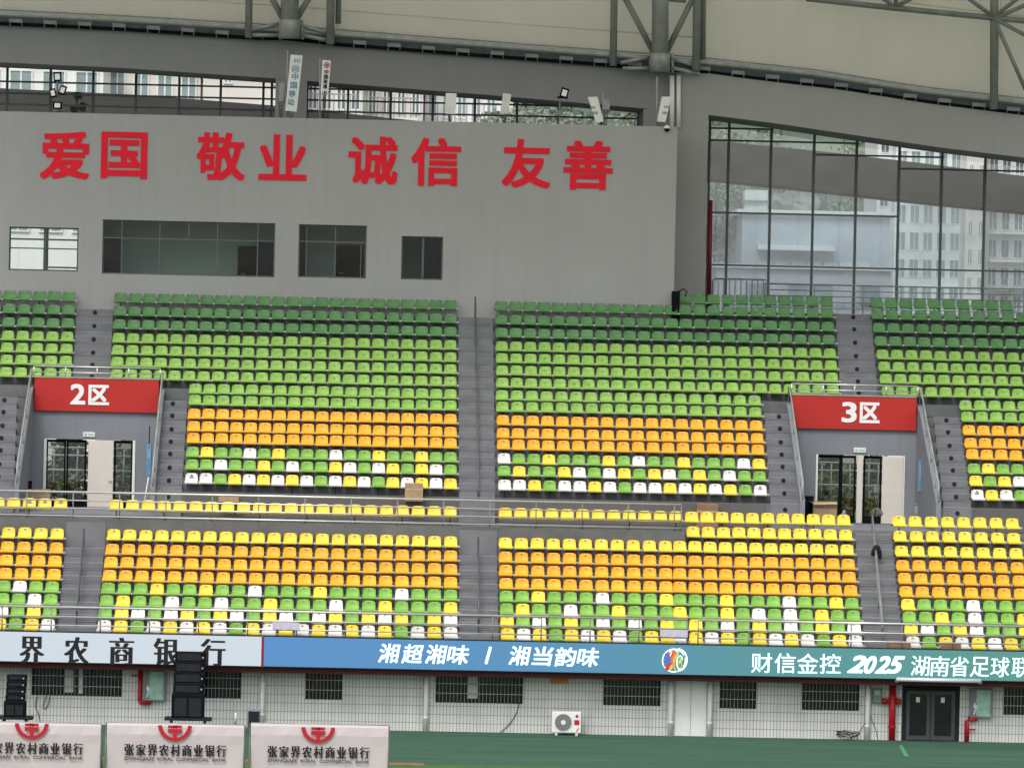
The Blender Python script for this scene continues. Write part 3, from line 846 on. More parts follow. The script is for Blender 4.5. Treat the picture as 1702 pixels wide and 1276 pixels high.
# ------------------------------------------------------------------ ring beam, pillars and glazing at the back
ring = thing('ring_beam_wall', 'mid grey curved beam and pillars behind the commentary block', 'wall', (0, Y_RING, zU[15]))
def lerp_poly(pts, x):
    for (xa, ya), (xb, yb) in zip(pts, pts[1:]):
        if xa <= x <= xb or (x > xb and (xb, yb) == pts[-1]) or (x < xa and (xa, ya) == pts[0]):
            return ya + (yb - ya) * (x - xa) / (xb - xa)
def band(mb, top, bot, x0, x1, n, Ya, Yb, mi=0):
    tp = []; bt = []
    for i in range(n + 1):
        px = x0 + (x1 - x0) * i / n
        a = P(px, lerp_poly(top, px), Ya); b = P(px, lerp_poly(bot, px), Ya)
        tp.append((a.x, a.z)); bt.append((a.x, b.z))
    mb.strip_xz(tp, bt, Ya, Yb, mi)
RT = [(-260, 32), (0, 42), (200, 51), (420, 66), (490, 67), (540, 75), (800, 95), (1000, 110), (1127, 122)]
RB = [(-260, 94), (0, 104), (200, 113), (450, 130), (800, 157), (1065, 180), (1127, 186)]
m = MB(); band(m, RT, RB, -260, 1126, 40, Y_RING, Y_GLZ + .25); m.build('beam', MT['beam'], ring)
def pillar(x0, x1, yt, yb, Ya, Yb, mt, parent, nm='pillar'):
    X0, X1, Z0, Z1 = rect(x0, yt, x1, yb, Ya)
    return MB().box(X0, X1, Ya, Yb, Z0, Z1).build(nm, mt, parent)
pillar(457, 509, 128, 260, Y_RING + .02, Y_GLZ + .2, MT['beam'], ring)
pillar(1066, 1126, 182, 520, Y_RING + .02, Y_GLZ + .2, MT['beam'], ring)
right = thing('right_frame_wall', 'grey beam and tall pillar framing the glass wall on the right', 'wall', (P(1150, 500, Y_RING).x, Y_RING, zU[16]))
QT = [(1129, 121), (1180, 122.5), (1240, 131), (1400, 150), (1540, 172), (1702, 192), (1900, 219)]
QB = [(1129, 184), (1178, 191), (1290, 205), (1430, 226), (1570, 246), (1702, 262), (1900, 290)]
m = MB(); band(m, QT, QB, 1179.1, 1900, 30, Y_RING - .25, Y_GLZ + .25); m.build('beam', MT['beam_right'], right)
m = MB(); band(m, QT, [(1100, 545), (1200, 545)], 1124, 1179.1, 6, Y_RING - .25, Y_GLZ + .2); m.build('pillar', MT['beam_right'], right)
m = MB()
for px, w_ in ((1117, .1), (1128, .09)):
    m.tube([P(px, 126, Y_RING - .4), P(px, 212, Y_RING - .4)], w_, 10)
tag(m.build('downpipe', MT['white'], smooth=True), 'pair of white downpipes beside the tall grey pillar', 'pipe')
for (x0, y0, y1, nm) in ((1180, 333, 505, 'riser'),):
    m = MB().tube([P(x0 + 1, y0, Y_RING + .6), P(x0 - 2, y1 + 10, Y_RING + .6)], .09, 12)
    tag(m.build('fire_pipe', mat('crimson_pipe', s2l((112, 8, 30)), .45, .1, 4), smooth=True), 'dark red vertical pipe at left end of glass wall', 'pipe')

glz = thing('glass_wall', 'tall glass wall with dark mullions behind the back row', 'glass wall', (P(1440, 500, Y_GLZ).x, Y_GLZ, zU[16]))
MV = [1180, 1212, 1282.6, 1354, 1425, 1496, 1567, 1639, 1710]
zb = zU[16]
m = MB()
for px in MV:
    X = P(px, 210, Y_GLZ).x
    zt = P(px, lerp_poly(QB, max(1178, px)), Y_RING).z + .3
    m.box(X - .05, X + .05, Y_GLZ - .12, Y_GLZ + .04, zb, zt)
m.build('mullions', MT['mull'], glz)
m = MB(); X0, X1 = P(1176, 300, Y_GLZ).x, P(1760, 300, Y_GLZ).x
for py, q0, q1 in ((213, 1177, 1284), (233, 1177, 1427), (253, 1355, 1568), (273, 1495, 1760), (353, 1177, 1495), (440, 1177, 1760)):
    z = P(1180, py, Y_GLZ).z
    m.box(P(q0, 300, Y_GLZ).x, P(q1, 300, Y_GLZ).x, Y_GLZ - .1, Y_GLZ + .03, z - .036, z + .036)
m.build('transoms', MT['mull'], glz)
MB().box(X0, X1, Y_GLZ + .045, Y_GLZ + .06, zb, P(1180, 190, Y_GLZ).z + .4).build('pane', MT['glass'], glz)
glz2 = thing('clerestory_glazing', 'narrow strip of dark framed windows above the slogan wall', 'glass wall', (P(500, 180, Y_GLZ).x, Y_GLZ, ZT - 4))
m = MB()
for px in (-60, 12, 84, 155, 226, 298, 367, 438, 452, 511, 579, 650, 720, 790, 860, 929, 1000, 1062):
    X = P(px, 150, Y_GLZ).x
    m.box(X - .05, X + .05, Y_GLZ - .12, Y_GLZ + .04, ZT - 8, P(px, lerp_poly(RB, px), Y_RING).z + .3)
m.build('mullions', MT['mull'], glz2)
m = MB(); X0, X1 = P(-100, 200, Y_GLZ).x, P(1070, 300, Y_GLZ).x
for py in (135.5, 154.5, 173):
    z = P(0, py, Y_GLZ).z; m.box(X0, X1, Y_GLZ - .1, Y_GLZ + .03, z - .035, z + .035)
m.build('transoms', MT['mull'], glz2)
MB().box(X0, X1, Y_GLZ + .045, Y_GLZ + .06, ZT - 8, P(0, 100, Y_GLZ).z).build('pane', MT['glass_w1'], glz2)

rear = thing('rear_ring_beam', 'dark grey sloping beam seen through the glass', 'beam', (0, Y_REAR, 18))
ST = [(-260, 122), (0, 147), (230, 158), (460, 176), (700, 202), (1000, 222), (1180, 234), (1350, 250), (1530, 271), (1702, 293), (1900, 318)]
SB = [(-260, 187), (0, 212), (460, 236), (1000, 284), (1180, 297), (1350, 315), (1530, 335), (1702, 352), (1900, 377)]
m = MB(); band(m, ST, SB, -260, 1900, 40, Y_REAR, Y_REAR + .7); m.build('beam', MT['rear'], rear)
m = MB(); band(m, [(x, y + .0) for x, y in SB], [(x, y + 5) for x, y in SB], -260, 1900, 40, Y_REAR - .06, Y_REAR + .2); m.build('edge_trim', MT['dark'], rear)
m = MB(); band(m, [(x, y + 3.6) for x, y in SB], [(x, 560) for x, y in SB], 1150, 1900, 20, Y_REAR + .03, Y_REAR + .05); m.build('veil_pane', veil_glass('veil_glass'), rear)  # pane whose material carries the bright sky haze
# gallery railings in front of the glass
t = thing('gallery_railing', 'long thin horizontal bar railing before the glass wall', 'railing', (P(1480, 500, Y_GLZ - 1).x, Y_GLZ - 1, zU[16]))
m = MB(); X0, X1 = P(1272, 480, Y_GLZ - 1).x, P(1760, 480, Y_GLZ - 1).x
for i in range(5):
    z = zU[16] + 1.25 - i * .24
    m.tube([(X0, Y_GLZ - 1, z), (X1, Y_GLZ - 1, z)], .02 if i else .03, 8)
for i in range(7):
    x = X0 + (X1 - X0) * i / 6; m.tube([(x, Y_GLZ - 1, zU[16]), (x, Y_GLZ - 1, zU[16] + 1.25)], .025, 8)
m.build('rails', MT['galv'], t, True)
t = thing('barrier', 'short grey barrier with vertical bars beside red pipe', 'barrier', (P(1230, 490, Y_GLZ - 1.2).x, Y_GLZ - 1.2, zU[16]))
m = MB(); Yb = Y_GLZ - 1.2; X0, X1 = P(1184, 480, Yb).x, P(1278, 480, Yb).x; zt = P(1230, 464, Yb).z
m.tube([(X0, Yb, zU[16]), (X0, Yb, zt - .1), (X0 + .1, Yb, zt), (X1 - .15, Yb, zt), (X1, Yb, zt - .15), (X1, Yb, zU[16])], .03, 8)
m.build('frame', MT['galv_dark'], t, True)
for i in range(1, 10):
    x = X0 + (X1 - X0) * i / 10
    MB().tube([(x, Yb, zU[16] + .1), (x, Yb, zt)], .018, 6).build('bar', MT['galv_dark'], t, True)

# ------------------------------------------------------------------ roof
roof = thing('stand_roof', 'cream cantilever roof with grey steel trusses over the stand', 'roof', (5, 198, 26))
SE = [(-260, 8), (0, 20), (240, 32), (480, 47), (700, 64), (1000, 87), (1160, 99), (1350, 119), (1540, 149), (1702, 167), (1900, 196)]
Y_SE, Y_SF = 198.9, 180.0
ROOFP = [(.85, .0), (.80, 1.2), (.66, 2.6), (.40, 4.0), (.0, 5.2), (-1.2, 6.3), (-4, 7.2), (-9, 7.9), (-22, 9.0)]   # steep cove, then the cantilever
n = 44; m = MB(); vs = []; N2 = len(ROOFP) - 1
for i in range(n + 1):
    px = -260 + 2160 * i / n
    b = P(px, lerp_poly(SE, px), Y_SE)
    for j in range(N2 + 1):
        vs.append((b.x, Y_SE + ROOFP[j][0], b.z + ROOFP[j][1]))
fs = [(i * (N2 + 1) + j, (i + 1) * (N2 + 1) + j, (i + 1) * (N2 + 1) + j + 1, i * (N2 + 1) + j + 1) for i in range(n) for j in range(N2)]
k = len(vs); vs += [(v[0], v[1] + .12, v[2] + .12) for v in vs]
fs += [tuple(reversed([q + k for q in f])) for f in fs]
m.add(vs, fs).build('soffit', MT['roof'], roof)
def soff(px, tt):
    b = P(px, lerp_poly(SE, px), Y_SE)
    j = int(tt); k_ = tt - j; A_, B_ = ROOFP[j], ROOFP[j + 1]
    return Vector((b.x, Y_SE + A_[0] + (B_[0] - A_[0]) * k_ - .015, b.z + A_[1] + (B_[1] - A_[1]) * k_))
for tt, xe in ((.12, 1900), (.78, 1160), (2.6, 1900)):
    MB().tube([soff(-260 + (xe + 260) * i / 44, tt) for i in range(45)], .03, 6).build('panel_seam', MT['galv'] if tt < .2 else MT['roof'], roof, True)
for px in (-90, 560, 1172, 1662):
    MB().tube([soff(px, tt) for tt in (.02, .5, 1, 1.5, 2, 3, 4)], .022, 6).build('panel_seam', MT['roof'], roof, True)
m = MB(); band(m, [(x, y - 2) for x, y in SE], [(x, y + 3) for x, y in SE], -260, 1900, 40, 200.9, 208.5); m.build('shade_deck', MT['rear'], roof)  # unseen deck added to keep sky light off the rear beam
# edge tube, gutter panel, brackets
MB().tube([P(px, lerp_poly(SE, px) + 3.5, Y_SE) for px in range(-260, 1901, 60)], .105, 14).build('edge_tube', MT['galv'], roof, True)
GT = [(x, y + 6) for x, y in SE]; GB = [(x, y + 22) for x, y in SE]
m = MB(); band(m, GT, [(x, y + 1) for x, y in RT[:-1]] + QT[1:], -260, 1900, 50, Y_SE + .62, Y_SE + .74); m.build('gutter', MT['gutter'], roof)
RQ = RT[:-1] + QT
pxs_ = [26 + 57.2 * i for i in range(-1, 31)]
for px in pxs_:
    if 440 < px < 530 or 1060 < px < 1150: continue
    y = lerp_poly(RQ, px)
    X0, X1, Z0, Z1 = rect(px - 11, y - 11.5, px + 11, y - 5.5, Y_SE + .1)
    m = MB(); m.obox(((X0 + X1) / 2, Y_SE + .2, (Z0 + Z1) / 2), ((X1 - X0) / 2, 0, -.012), (0, .12, 0), (0, -.03, (Z1 - Z0) / 2))
    b = m.build('gutter_bracket', MT['bracket'], roof)
    m = MB()
    for x in (X0 + .03, X1 - .03): m.box(x - .02, x + .02, Y_SE + .3, Y_SE + .4, Z0 - .12, Z0 + .02)
    m.build('bracket_legs', MT['galv_dark'], b)
m = MB(); band(m, [(x, y - 5.5) for x, y in RQ], [(x, y + .5) for x, y in RQ], -260, 1900, 50, Y_SE + .36, Y_SE + .47); m.build('gap_shade_strip', MT['black'], roof)  # solid black band, the shade of the gap put in as colour
# columns and trusses
YT = 198.75
def tubes(segs, r, name, mt, Y=YT, n=12):
    for (x0, y0, x1, y1) in segs:
        MB().tube([P(x0, y0, Y), P(x1, y1, Y)], r, n).build(name, MT[mt], roof, True)
for cx, yb, hw in ((481.5, 62, 15), (1097, 117, 14)):
    rr = hw / 41.2
    MB().tube([P(cx + 1, -150, YT - .3), P(cx, yb - 15, YT - .3)], rr, 24).build('column', MT['galv'], roof, True)
    MB().tube([P(cx, yb - 28, YT - .32), P(cx - .3, yb - 18, YT - .32), P(cx - .5, yb + 2, YT - .32)], rr * 1.2, 24).build('column_foot', MT['galv'], roof, True)
    s_ = 1
    tubes([(cx - 38, -18, cx - 7, yb - 22), (cx + 41, -18, cx + 7, yb - 22)] if cx < 800 else [(cx - 68, -22, cx - 8, yb - 24), (cx + 64, -22, cx + 8, yb - 24)], .12, 'brace', 'galv_dark')
    tubes([(cx - 16, yb - 20, cx - 15, yb + 4), (cx + 20, yb - 28, cx + 21, yb + 4)], .07, 'stay', 'galv')
    tubes([(cx - 65, yb - 12, cx - 18, yb - 22), (cx + 17, yb - 20, cx + 66, yb - 6), (cx - 62, yb - 3, cx - 16, yb - 3), (cx + 18, yb - 4, cx + 66, yb + 6)], .08, 'tie', 'galv')
tubes([(416, -150, 413, 63), (1023, -150, 1019, 110)], .15, 'post', 'galv_dark')
tubes([(551, -150, 549, 74), (1161, -150, 1157, 118), (1653, -150, 1652, 182)], .17, 'post', 'galv_dark', YT - .1)
tubes([(565, -150, 562, 40), (1170, -150, 1168, 100)], .12, 'post', 'galv_dark', YT + .3)
for x in (1097, 481):
    pass
tubes([(1340, -2, 1488, 14), (1488, 14, 1650, 30), (1650, 30, 1760, 40)], .12, 'chord', 'galv_dark', YT - .2)
tubes([(1489, 12, 1489, -60), (1485, 10, 1430, -28), (1492, 10, 1545, -18), (1651, 28, 1585, -20), (1655, 26, 1720, -24), (1656, 30, 1720, 2), (1656, 33, 1725, 70), (1655, 38, 1705, 150)], .085, 'web', 'galv_dark', YT - .25)
tubes([(1405, -6, 1430, -30), (1080, -8, 1110, -4), (1060, -5, 1140, 2)], .09, 'web', 'galv_dark', YT - .25)

# ------------------------------------------------------------------ antennas, lamps on the parapet
YA = Y_COM + .9
def antenna(name, label, quad, pole, panels_mat='white', txt=None, cat='antenna'):
    """quad: four photo corners of the panel tl,tr,br,bl; pole: (x,y0,y1)"""
    base = P(pole[0], pole[2], YA); base.z = ZT - .42
    t = thing(name, label, cat, base, 'mast antennas on the parapet' if cat == 'antenna' else None)
    c = [P(x, y, YA - .2) for x, y in quad]
    m = MB(); v = [(p.x, YA - .2, p.z) for p in c] + [(p.x, YA - .06, p.z) for p in c]
    m.add(v, [(3, 2, 1, 0), (4, 5, 6, 7), (0, 1, 5, 4), (1, 2, 6, 5), (2, 3, 7, 6), (3, 0, 4, 7)])
    pn = m.build('panel', MT[panels_mat], t)
    m = MB().tube([P(pole[0], pole[1], YA), Vector((P(pole[0], pole[2], YA).x, YA, ZT - .42))], .04, 8)
    pz = [p.z for p in c]; mx = sum(p.x for p in c) / 4
    for k in (.25, .75):
        z = min(pz) + (max(pz) - min(pz)) * k
        m.tube([(P(pole[0], 160, YA).x, YA, z), (mx, YA - .06, z)], .025, 6)
    m.build('mast', MT['galv'], t, True)
    m = MB()
    bx = (c[2].x + c[3].x) / 2; bz = min(pz)
    for k in (-.08, 0, .08):
        m.tube([(bx + k, YA - .12, bz), (bx + k * .6, YA - .1, bz - .3), (bx + k * .3, YA, ZT - .42)], .014, 6)
    m.build('cable', MT['cable'], t)
    if txt: txt(pn)
    return t
def txt_a(pn):
    m = MB()
    for i, ch in enumerate('中国移动'):
        cx, cy = 490.5 - i * 2.3, 128 + i * 14
        text(m, ch, (cx - 5.5, cy - 5.5, cx + 5.5, cy + 5.5), YA - .203, .012, .02)
    m.build('lettering', MT['txt_teal'], pn); m = MB()
    text(m, '5G', (488, 98, 499, 104), YA - .203, .012, .02)
    m.build('lettering', MT['txt_teal'], pn)
    m = MB(); c = P(491, 115, YA - .203)
    for k in range(3):
        m.tube([(c.x + (.11 + .0 * k) * math.cos(q * .45) * 1.2, c.y - .01, c.z + (k - 1) * .08 + .05 * math.sin(q * .45)) for q in range(15)], .014, 5)
    m.build('emblem', MT['txt_teal'], pn)
antenna('antenna_mast', 'tallest white panel antenna with teal vertical lettering', [(483, 91), (503, 92.5), (493, 186), (474, 184)], (478, 84, 196), txt=txt_a)
def txt_b(pn):
    m = MB()
    for i, ch in enumerate('中国联通'):
        cx, cy = 542.5 - i * .7, 120 + i * 8
        text(m, ch, (cx - 3.5, cy - 3.5, cx + 3.5, cy + 3.5), YA - .203, .012, .03)
    m.build('lettering', MT['txt_black'], pn)
    m = MB(); c = P(543, 108.5, YA - .203)
    for dx, dz in ((0, .065), (0, -.065), (.065, 0), (-.065, 0)):
        m.tube([(c.x + dx + .05 * math.cos(q * .7), c.y - .008, c.z + dz + .05 * math.sin(q * .7)) for q in range(10)], .016, 5)
    m.build('emblem', MT['txt_red'], pn)
antenna('antenna_mast', 'slim white panel antenna with red knot emblem and black lettering', [(536, 100), (550, 101), (546, 152), (533, 151)], (532, 97, 200), txt=txt_b)
antenna('antenna_mast', 'plain square white panel antenna facing straight ahead', [(741, 155), (759, 155.5), (757, 190), (739.5, 189)], (748, 160, 202))
antenna('antenna_mast', 'narrow white panel antenna turned left above character', [(836, 155), (850, 157), (844, 190), (832, 189)], (840, 165, 205), 'offwhite')
def marks(cx, cy):
    def f(pn):
        m = MB()
        for i, ch in enumerate(('电', '信')):
            x = cx + i * 6; text(m, ch, (x - 3, cy + i * 1 - 3, x + 3, cy + i * 1 + 3), YA - .203, .01, .01)
        m.build('lettering', MT['galv_dark'], pn)
    return f
def rows_mark(pts):
    def f(pn):
        m = MB()
        for (x, y, w_, h) in pts:
            X0, X1, Z0, Z1 = rect(x - w_, y - h, x + w_, y + h, YA - .203)
            for k in range(3):
                a = X0 + (X1 - X0) * k / 3; m.box(a, a + (X1 - X0) * .22, YA - .209, YA - .2005, Z0, Z1)
        m.build('markings', MT['galv_dark'], pn)
    return f
antenna('antenna_mast', 'white panel antenna leaning left with grey markings and thin rod', [(977, 161.5), (993, 161), (1003.5, 202), (991, 205)], (1002, 153, 205), txt=rows_mark([(986, 179, 4.5, 2), (990, 188, 4.5, 2.5)]))
antenna('radio_unit', 'small square grey box antenna beside leaning panel', [(1002, 165), (1014, 167), (1013, 183), (1002, 182)], (1004, 165, 205), 'bracket')
antenna('antenna_mast', 'white panel antenna leaning right beside the downpipes', [(1100, 161), (1116, 161), (1106, 203), (1092, 202)], (1092, 128, 206), txt=rows_mark([(1108, 178, 4, 1.8), (1105, 188, 4, 2.2)]))
antenna('radio_unit', 'narrow grey box antenna left of the tallest panel', [(464, 137), (473, 138), (471, 169), (463, 167)], (471, 140, 196), 'bracket')

def flood(mb_t, x, y, w_, h, tilt=0):
    c = P(x, y, YA - .3); hw, hh = w_ / 82, h / 82
    ca, sa = math.cos(tilt), math.sin(tilt)
    ax = Vector((ca * hw, 0, sa * hw)); az = Vector((-sa * hh, .1, ca * hh)); ay = Vector((0, .07, 0))
    f = MB().obox(c, ax, ay, az).build('lamp_housing', MT['black'], mb_t)
    f2 = MB().obox(c + Vector((0, -.075, 0)), ax * .62, ay * .1, az * .62).build('lamp_lens', MT['white'], f)
t = thing('floodlight_mast', 'four black floodlights on a short mast at left', 'floodlight', Vector((P(97, 180, YA).x, YA, ZT - .42)))
m = MB().tube([Vector((P(97, 180, YA).x, YA, ZT - .42)), P(95, 130, YA)], .04, 8)
m.tube([P(86, 158, YA), P(108, 152, YA)], .03, 8); m.tube([P(88, 186, YA), P(108, 184, YA)], .05, 8); m.build('mast', MT['galv_dark'], t, True)
flood(t, 95.5, 128, 13, 16, .1); flood(t, 88, 155, 10, 15, .25); flood(t, 104, 150, 11, 15, -.3); flood(t, 95.5, 175.5, 15, 12)
t = thing('floodlight_mast', 'single black floodlight on a thin pole with grey box', 'floodlight', Vector((P(928, 204, YA).x, YA, ZT - .42)))
MB().tube([Vector((P(928, 204, YA).x, YA, ZT - .42)), P(931, 160, YA)], .03, 8).build('mast', MT['galv_dark'], t, True)
flood(t, 938, 155, 13, 17, -.25)
X0, X1, Z0, Z1 = rect(922, 184, 936, 192, YA - .1); MB().box(X0, X1, YA - .15, YA - .04, Z0, Z1).build('control_box', MT['steel_dark'], t)
MB().tube([P(926, 162, YA - .3), P(944, 163, YA - .3)], .035, 8).build('bracket', MT['black'], t)
c = P(1108.5, 213, Y_COM - .1)
t = thing('dome_camera', 'white dome security camera on top corner of wall', 'camera', (c.x, Y_COM, c.z - .2))
MB().tube([c + Vector((0, .09, .05)), c + Vector((0, -.02, .1)), c], .035, 8).build('arm', MT['white'], t, True)
m = MB(); rings = [(0.02, .10), (.09, .08), (.12, .02), (.12, -.02), (.10, -.09), (.05, -.14), (.01, -.155)]
vs = []; fs = []
for r, z in rings: vs += [(c.x + r * math.cos(j * math.pi / 6), c.y - .05 + r * math.sin(j * math.pi / 6), c.z + z) for j in range(12)]
for i in range(6): fs += [(i * 12 + j, i * 12 + (j + 1) % 12, (i + 1) * 12 + (j + 1) % 12, (i + 1) * 12 + j) for j in range(12)]
m.add(vs, fs); o = m.build('dome', [MT['white'], MT['black']], t, True)
for i, p in enumerate(o.data.polygons): p.material_index = 1 if i >= 36 else 0

# ------------------------------------------------------------------ black equipment case and helmet at the end of the slogan wall
YB = Y_COM - .35
X0, X1, Z0, Z1 = rect(1117, 484, 1130, 508, YB)
t = thing('equipment_case', 'black upright equipment case at the end of slogan wall', 'case', ((X0 + X1) / 2, YB, zU[15]))
MB().bbox(X0, X1, YB, YB + .3, zU[15], Z1, .02).build('case_body', MT['black'], t)
MB().tube([(X1 - .05, YB + .1, Z1), (X1 + .15, YB + .05, Z1 + .1), (X1 + .28, YB + .02, Z1 - .02), (X1 + .2, YB, Z1 - .2)], .03, 8).build('handle', MT['dark'], t, True)

# ------------------------------------------------------------------ tiled wall under the stand
tw = thing('tiled_wall', 'white tiled ground floor wall with barred windows', 'wall', (5, Y_TILE, 0))
GW = [(53, 1105, 203, 1156), (340, 1108, 401, 1160), (508, 1112, 569, 1162), (724, 1119, 869, 1168), (1003, 1123, 1098, 1172), (1196, 1128, 1257, 1177), (1333, 1132, 1428, 1180), (1668, 1140, 1760, 1188)]
GD = (1499, 1137, 1595, 1237)
ztop = zp - .2
gr = []
for r in GW:
    a, b, c, d = rect(*r, Y_TILE); gr.append((a, b, c, d))
a, b, c, d = rect(*GD, Y_TILE); dr = (a, b, 0.0, d)
m = MB(); holes_wall(m, XL, XR, -.05, ztop, Y_TILE, Y_TILE + .25, gr + [(dr[0], dr[1], -.04, dr[3])])
m.build('wall_face', MT['tile'], tw)
MB().box(XL, XR, Y_LED + .3, Y_TILE - .003, ztop, ztop + .08).build('soffit', MT['rear'], tw)
pz = P(XREF, 1118, Y_LED + .5).z
MB().box(XL, XR, Y_LED + .35, Y_LED + .45, pz - .1, pz + .15).build('red_edge_strip', mat('oxide_red', (.10, .02, .02), .7), tw)
for i, (a, b, c, d) in enumerate(gr):
    y = Y_TILE + .1; tt = .05
    m = MB(); m.box(a, a + tt, y, y + .06, c, d); m.box(b - tt, b, y, y + .06, c, d); m.box(a + tt, b - tt, y + .002, y + .058, c, c + tt); m.box(a + tt, b - tt, y + .002, y + .058, d - tt, d)
    k = max(1, round((b - a) / 1.0))
    for q in range(1, k): x = a + (b - a) * q / k; m.box(x - .025, x + .025, y + .004, y + .056, c + tt, d - tt)
    w_ = m.build('window', MT['dark'], tw)
    MB().box(a + tt, b - tt, y + .03, y + .04, c + tt, d - tt).build('pane', MT['winblack'], w_)
    m = MB(); nb = max(4, round((b - a) / .125))
    for q in range(nb + 1): x = a + (b - a) * q / nb; m.box(x - .007, x + .007, Y_TILE - .045, Y_TILE - .027, c, d)
    for q in (.35, .68): z = d - (d - c) * q; m.box(a, b, Y_TILE - .05, Y_TILE - .022, z - .012, z + .012)
    m.build('security_bars', MT['galv'], w_)
# curtain and pane seen inside two of the windows
for i, (x0, x1, y0, y1) in ((0, (108, 122, 1112, 1150)), (0, (131, 138, 1110, 1152)), (3, (777, 794, 1124, 1160))):
    X0, X1, Z0, Z1 = rect(x0, y0, x1, y1, Y_TILE + .12)
    MB().box(X0, X1, Y_TILE + .115, Y_TILE + .127, Z0, Z1).build('curtain', MT['room'], tw)
# white service door
X0, X1, Z0, Z1 = rect(1122, 1131, 1174, 1224, Y_TILE)
d_ = MB().box(X0, X1, Y_TILE - .03, Y_TILE - .003, .02, Z1).build('service_door', MT['white'], tw)
d_['label'] = 'plain white double service door'
MB().box((X0 + X1) / 2 - .008, (X0 + X1) / 2 + .008, Y_TILE - .034, Y_TILE - .0305, .03, Z1 - .01).build('door_gap', MT['steel_dark'], d_)
# black double doors
a, b, c, d = dr
m = MB(); m.box(a, a + .14, Y_TILE + .02, Y_TILE + .16, .0, d); m.box(b - .14, b, Y_TILE + .02, Y_TILE + .16, 0, d); m.box(a + .14, b - .14, Y_TILE + .022, Y_TILE + .158, d - .2, d)
fr = m.build('door_frame', MT['dark'], tw)
mid = (a + b) / 2
for x0, x1 in ((a + .15, mid - .01), (mid + .01, b - .15)):
    m = MB(); wd = .13; y = Y_TILE + .06
    m.box(x0, x0 + wd, y, y + .05, .03, d - .22); m.box(x1 - wd, x1, y, y + .05, .03, d - .22); m.box(x0 + wd, x1 - wd, y + .002, y + .048, .03, .18); m.box(x0 + wd, x1 - wd, y + .002, y + .048, d - .35, d - .222)
    l_ = m.build('door_leaf', MT['steel_dark'], fr)
    l_.data.materials[0] = mat('door_grey', (.055, .06, .068), .5)
    MB().box(x0 + wd, x1 - wd, y + .02, y + .03, .18, d - .35).build('door_glass', MT['winblack'], fr)
    sx = (x0 + x1) / 2 - .08
    n_ = MB().box(sx, sx + .13, y + .006, y + .018, 1.35, 1.53).build('notice', MT['white'], fr)
MB().box(XL, XR, Y_TILE + .26, Y_TILE + .3, 0, ztop).build('backing', MT['black'], tw)
# light trim over the doors
X0, X1, Z0, Z1 = rect(1490, 1125.5, 1629, 1133, Y_LED - .08)
o = MB().tube([(X0, Y_LED - .16, Z0), (X0, Y_LED - .2, (Z0 + Z1) / 2), (X1, Y_LED - .2, (Z0 + Z1) / 2), (X1, Y_LED - .16, Z0)], .075, 10).build('awning_rail', MT['light_tube'], None, True)
tag(o, 'long pale aluminium rail over the black double doors', 'rail')

def vpipe(px, y0, y1, r, label, mt='white', nm='downpipe', Y=Y_TILE - .14, collar=False, group=None):
    X = P(px, (y0 + y1) / 2, Y).x; t = thing(nm, label, 'pipe', (X, Y, 0), group)
    zt = P(px, y0, Y).z
    MB().tube([(X, Y, 0), (X, Y, zt)], r, 14).build('pipe', MT[mt], t, True)
    m = MB()
    for z in (.5, zt * .75): m.tube([(X, Y, z - .03), (X, Y, z + .03)], r * 1.25, 12); m.box(X - .02, X + .02, Y, Y_TILE - .002, z - .02, z + .02)
    m.build('clamp', MT[mt], t)
    if collar:
        m = MB(); z = P(px, 1165, Y).z
        m.tube([(X - .28, Y, z), (X + .28, Y, z)], .06, 10); m.tube([(X - .28, Y, z - .1), (X - .28, Y, z + .1)], .1, 10); m.tube([(X + .22, Y, z - .1), (X + .22, Y, z + .1)], .09, 10); m.build('valve', MT[mt], t, True)
    return t
vpipe(436, 1111, 1214, .085, 'white downpipe under the join of white and blue screens')
vpipe(708, 1118, 1219, .085, 'white downpipe left of the widest barred window')
vpipe(1115, 1128, 1226, .095, 'white downpipe on left side of white service door')
vpipe(1180, 1130, 1227, .085, 'white downpipe on right side of white service door')
vpipe(1442, 1136, 1232, .085, 'white downpipe with cables beside the grey meter box')
vpipe(1483, 1134, 1236, .115, 'thick bright red standpipe left of the black doors', 'red_pipe', 'fire_pipe', collar=True)

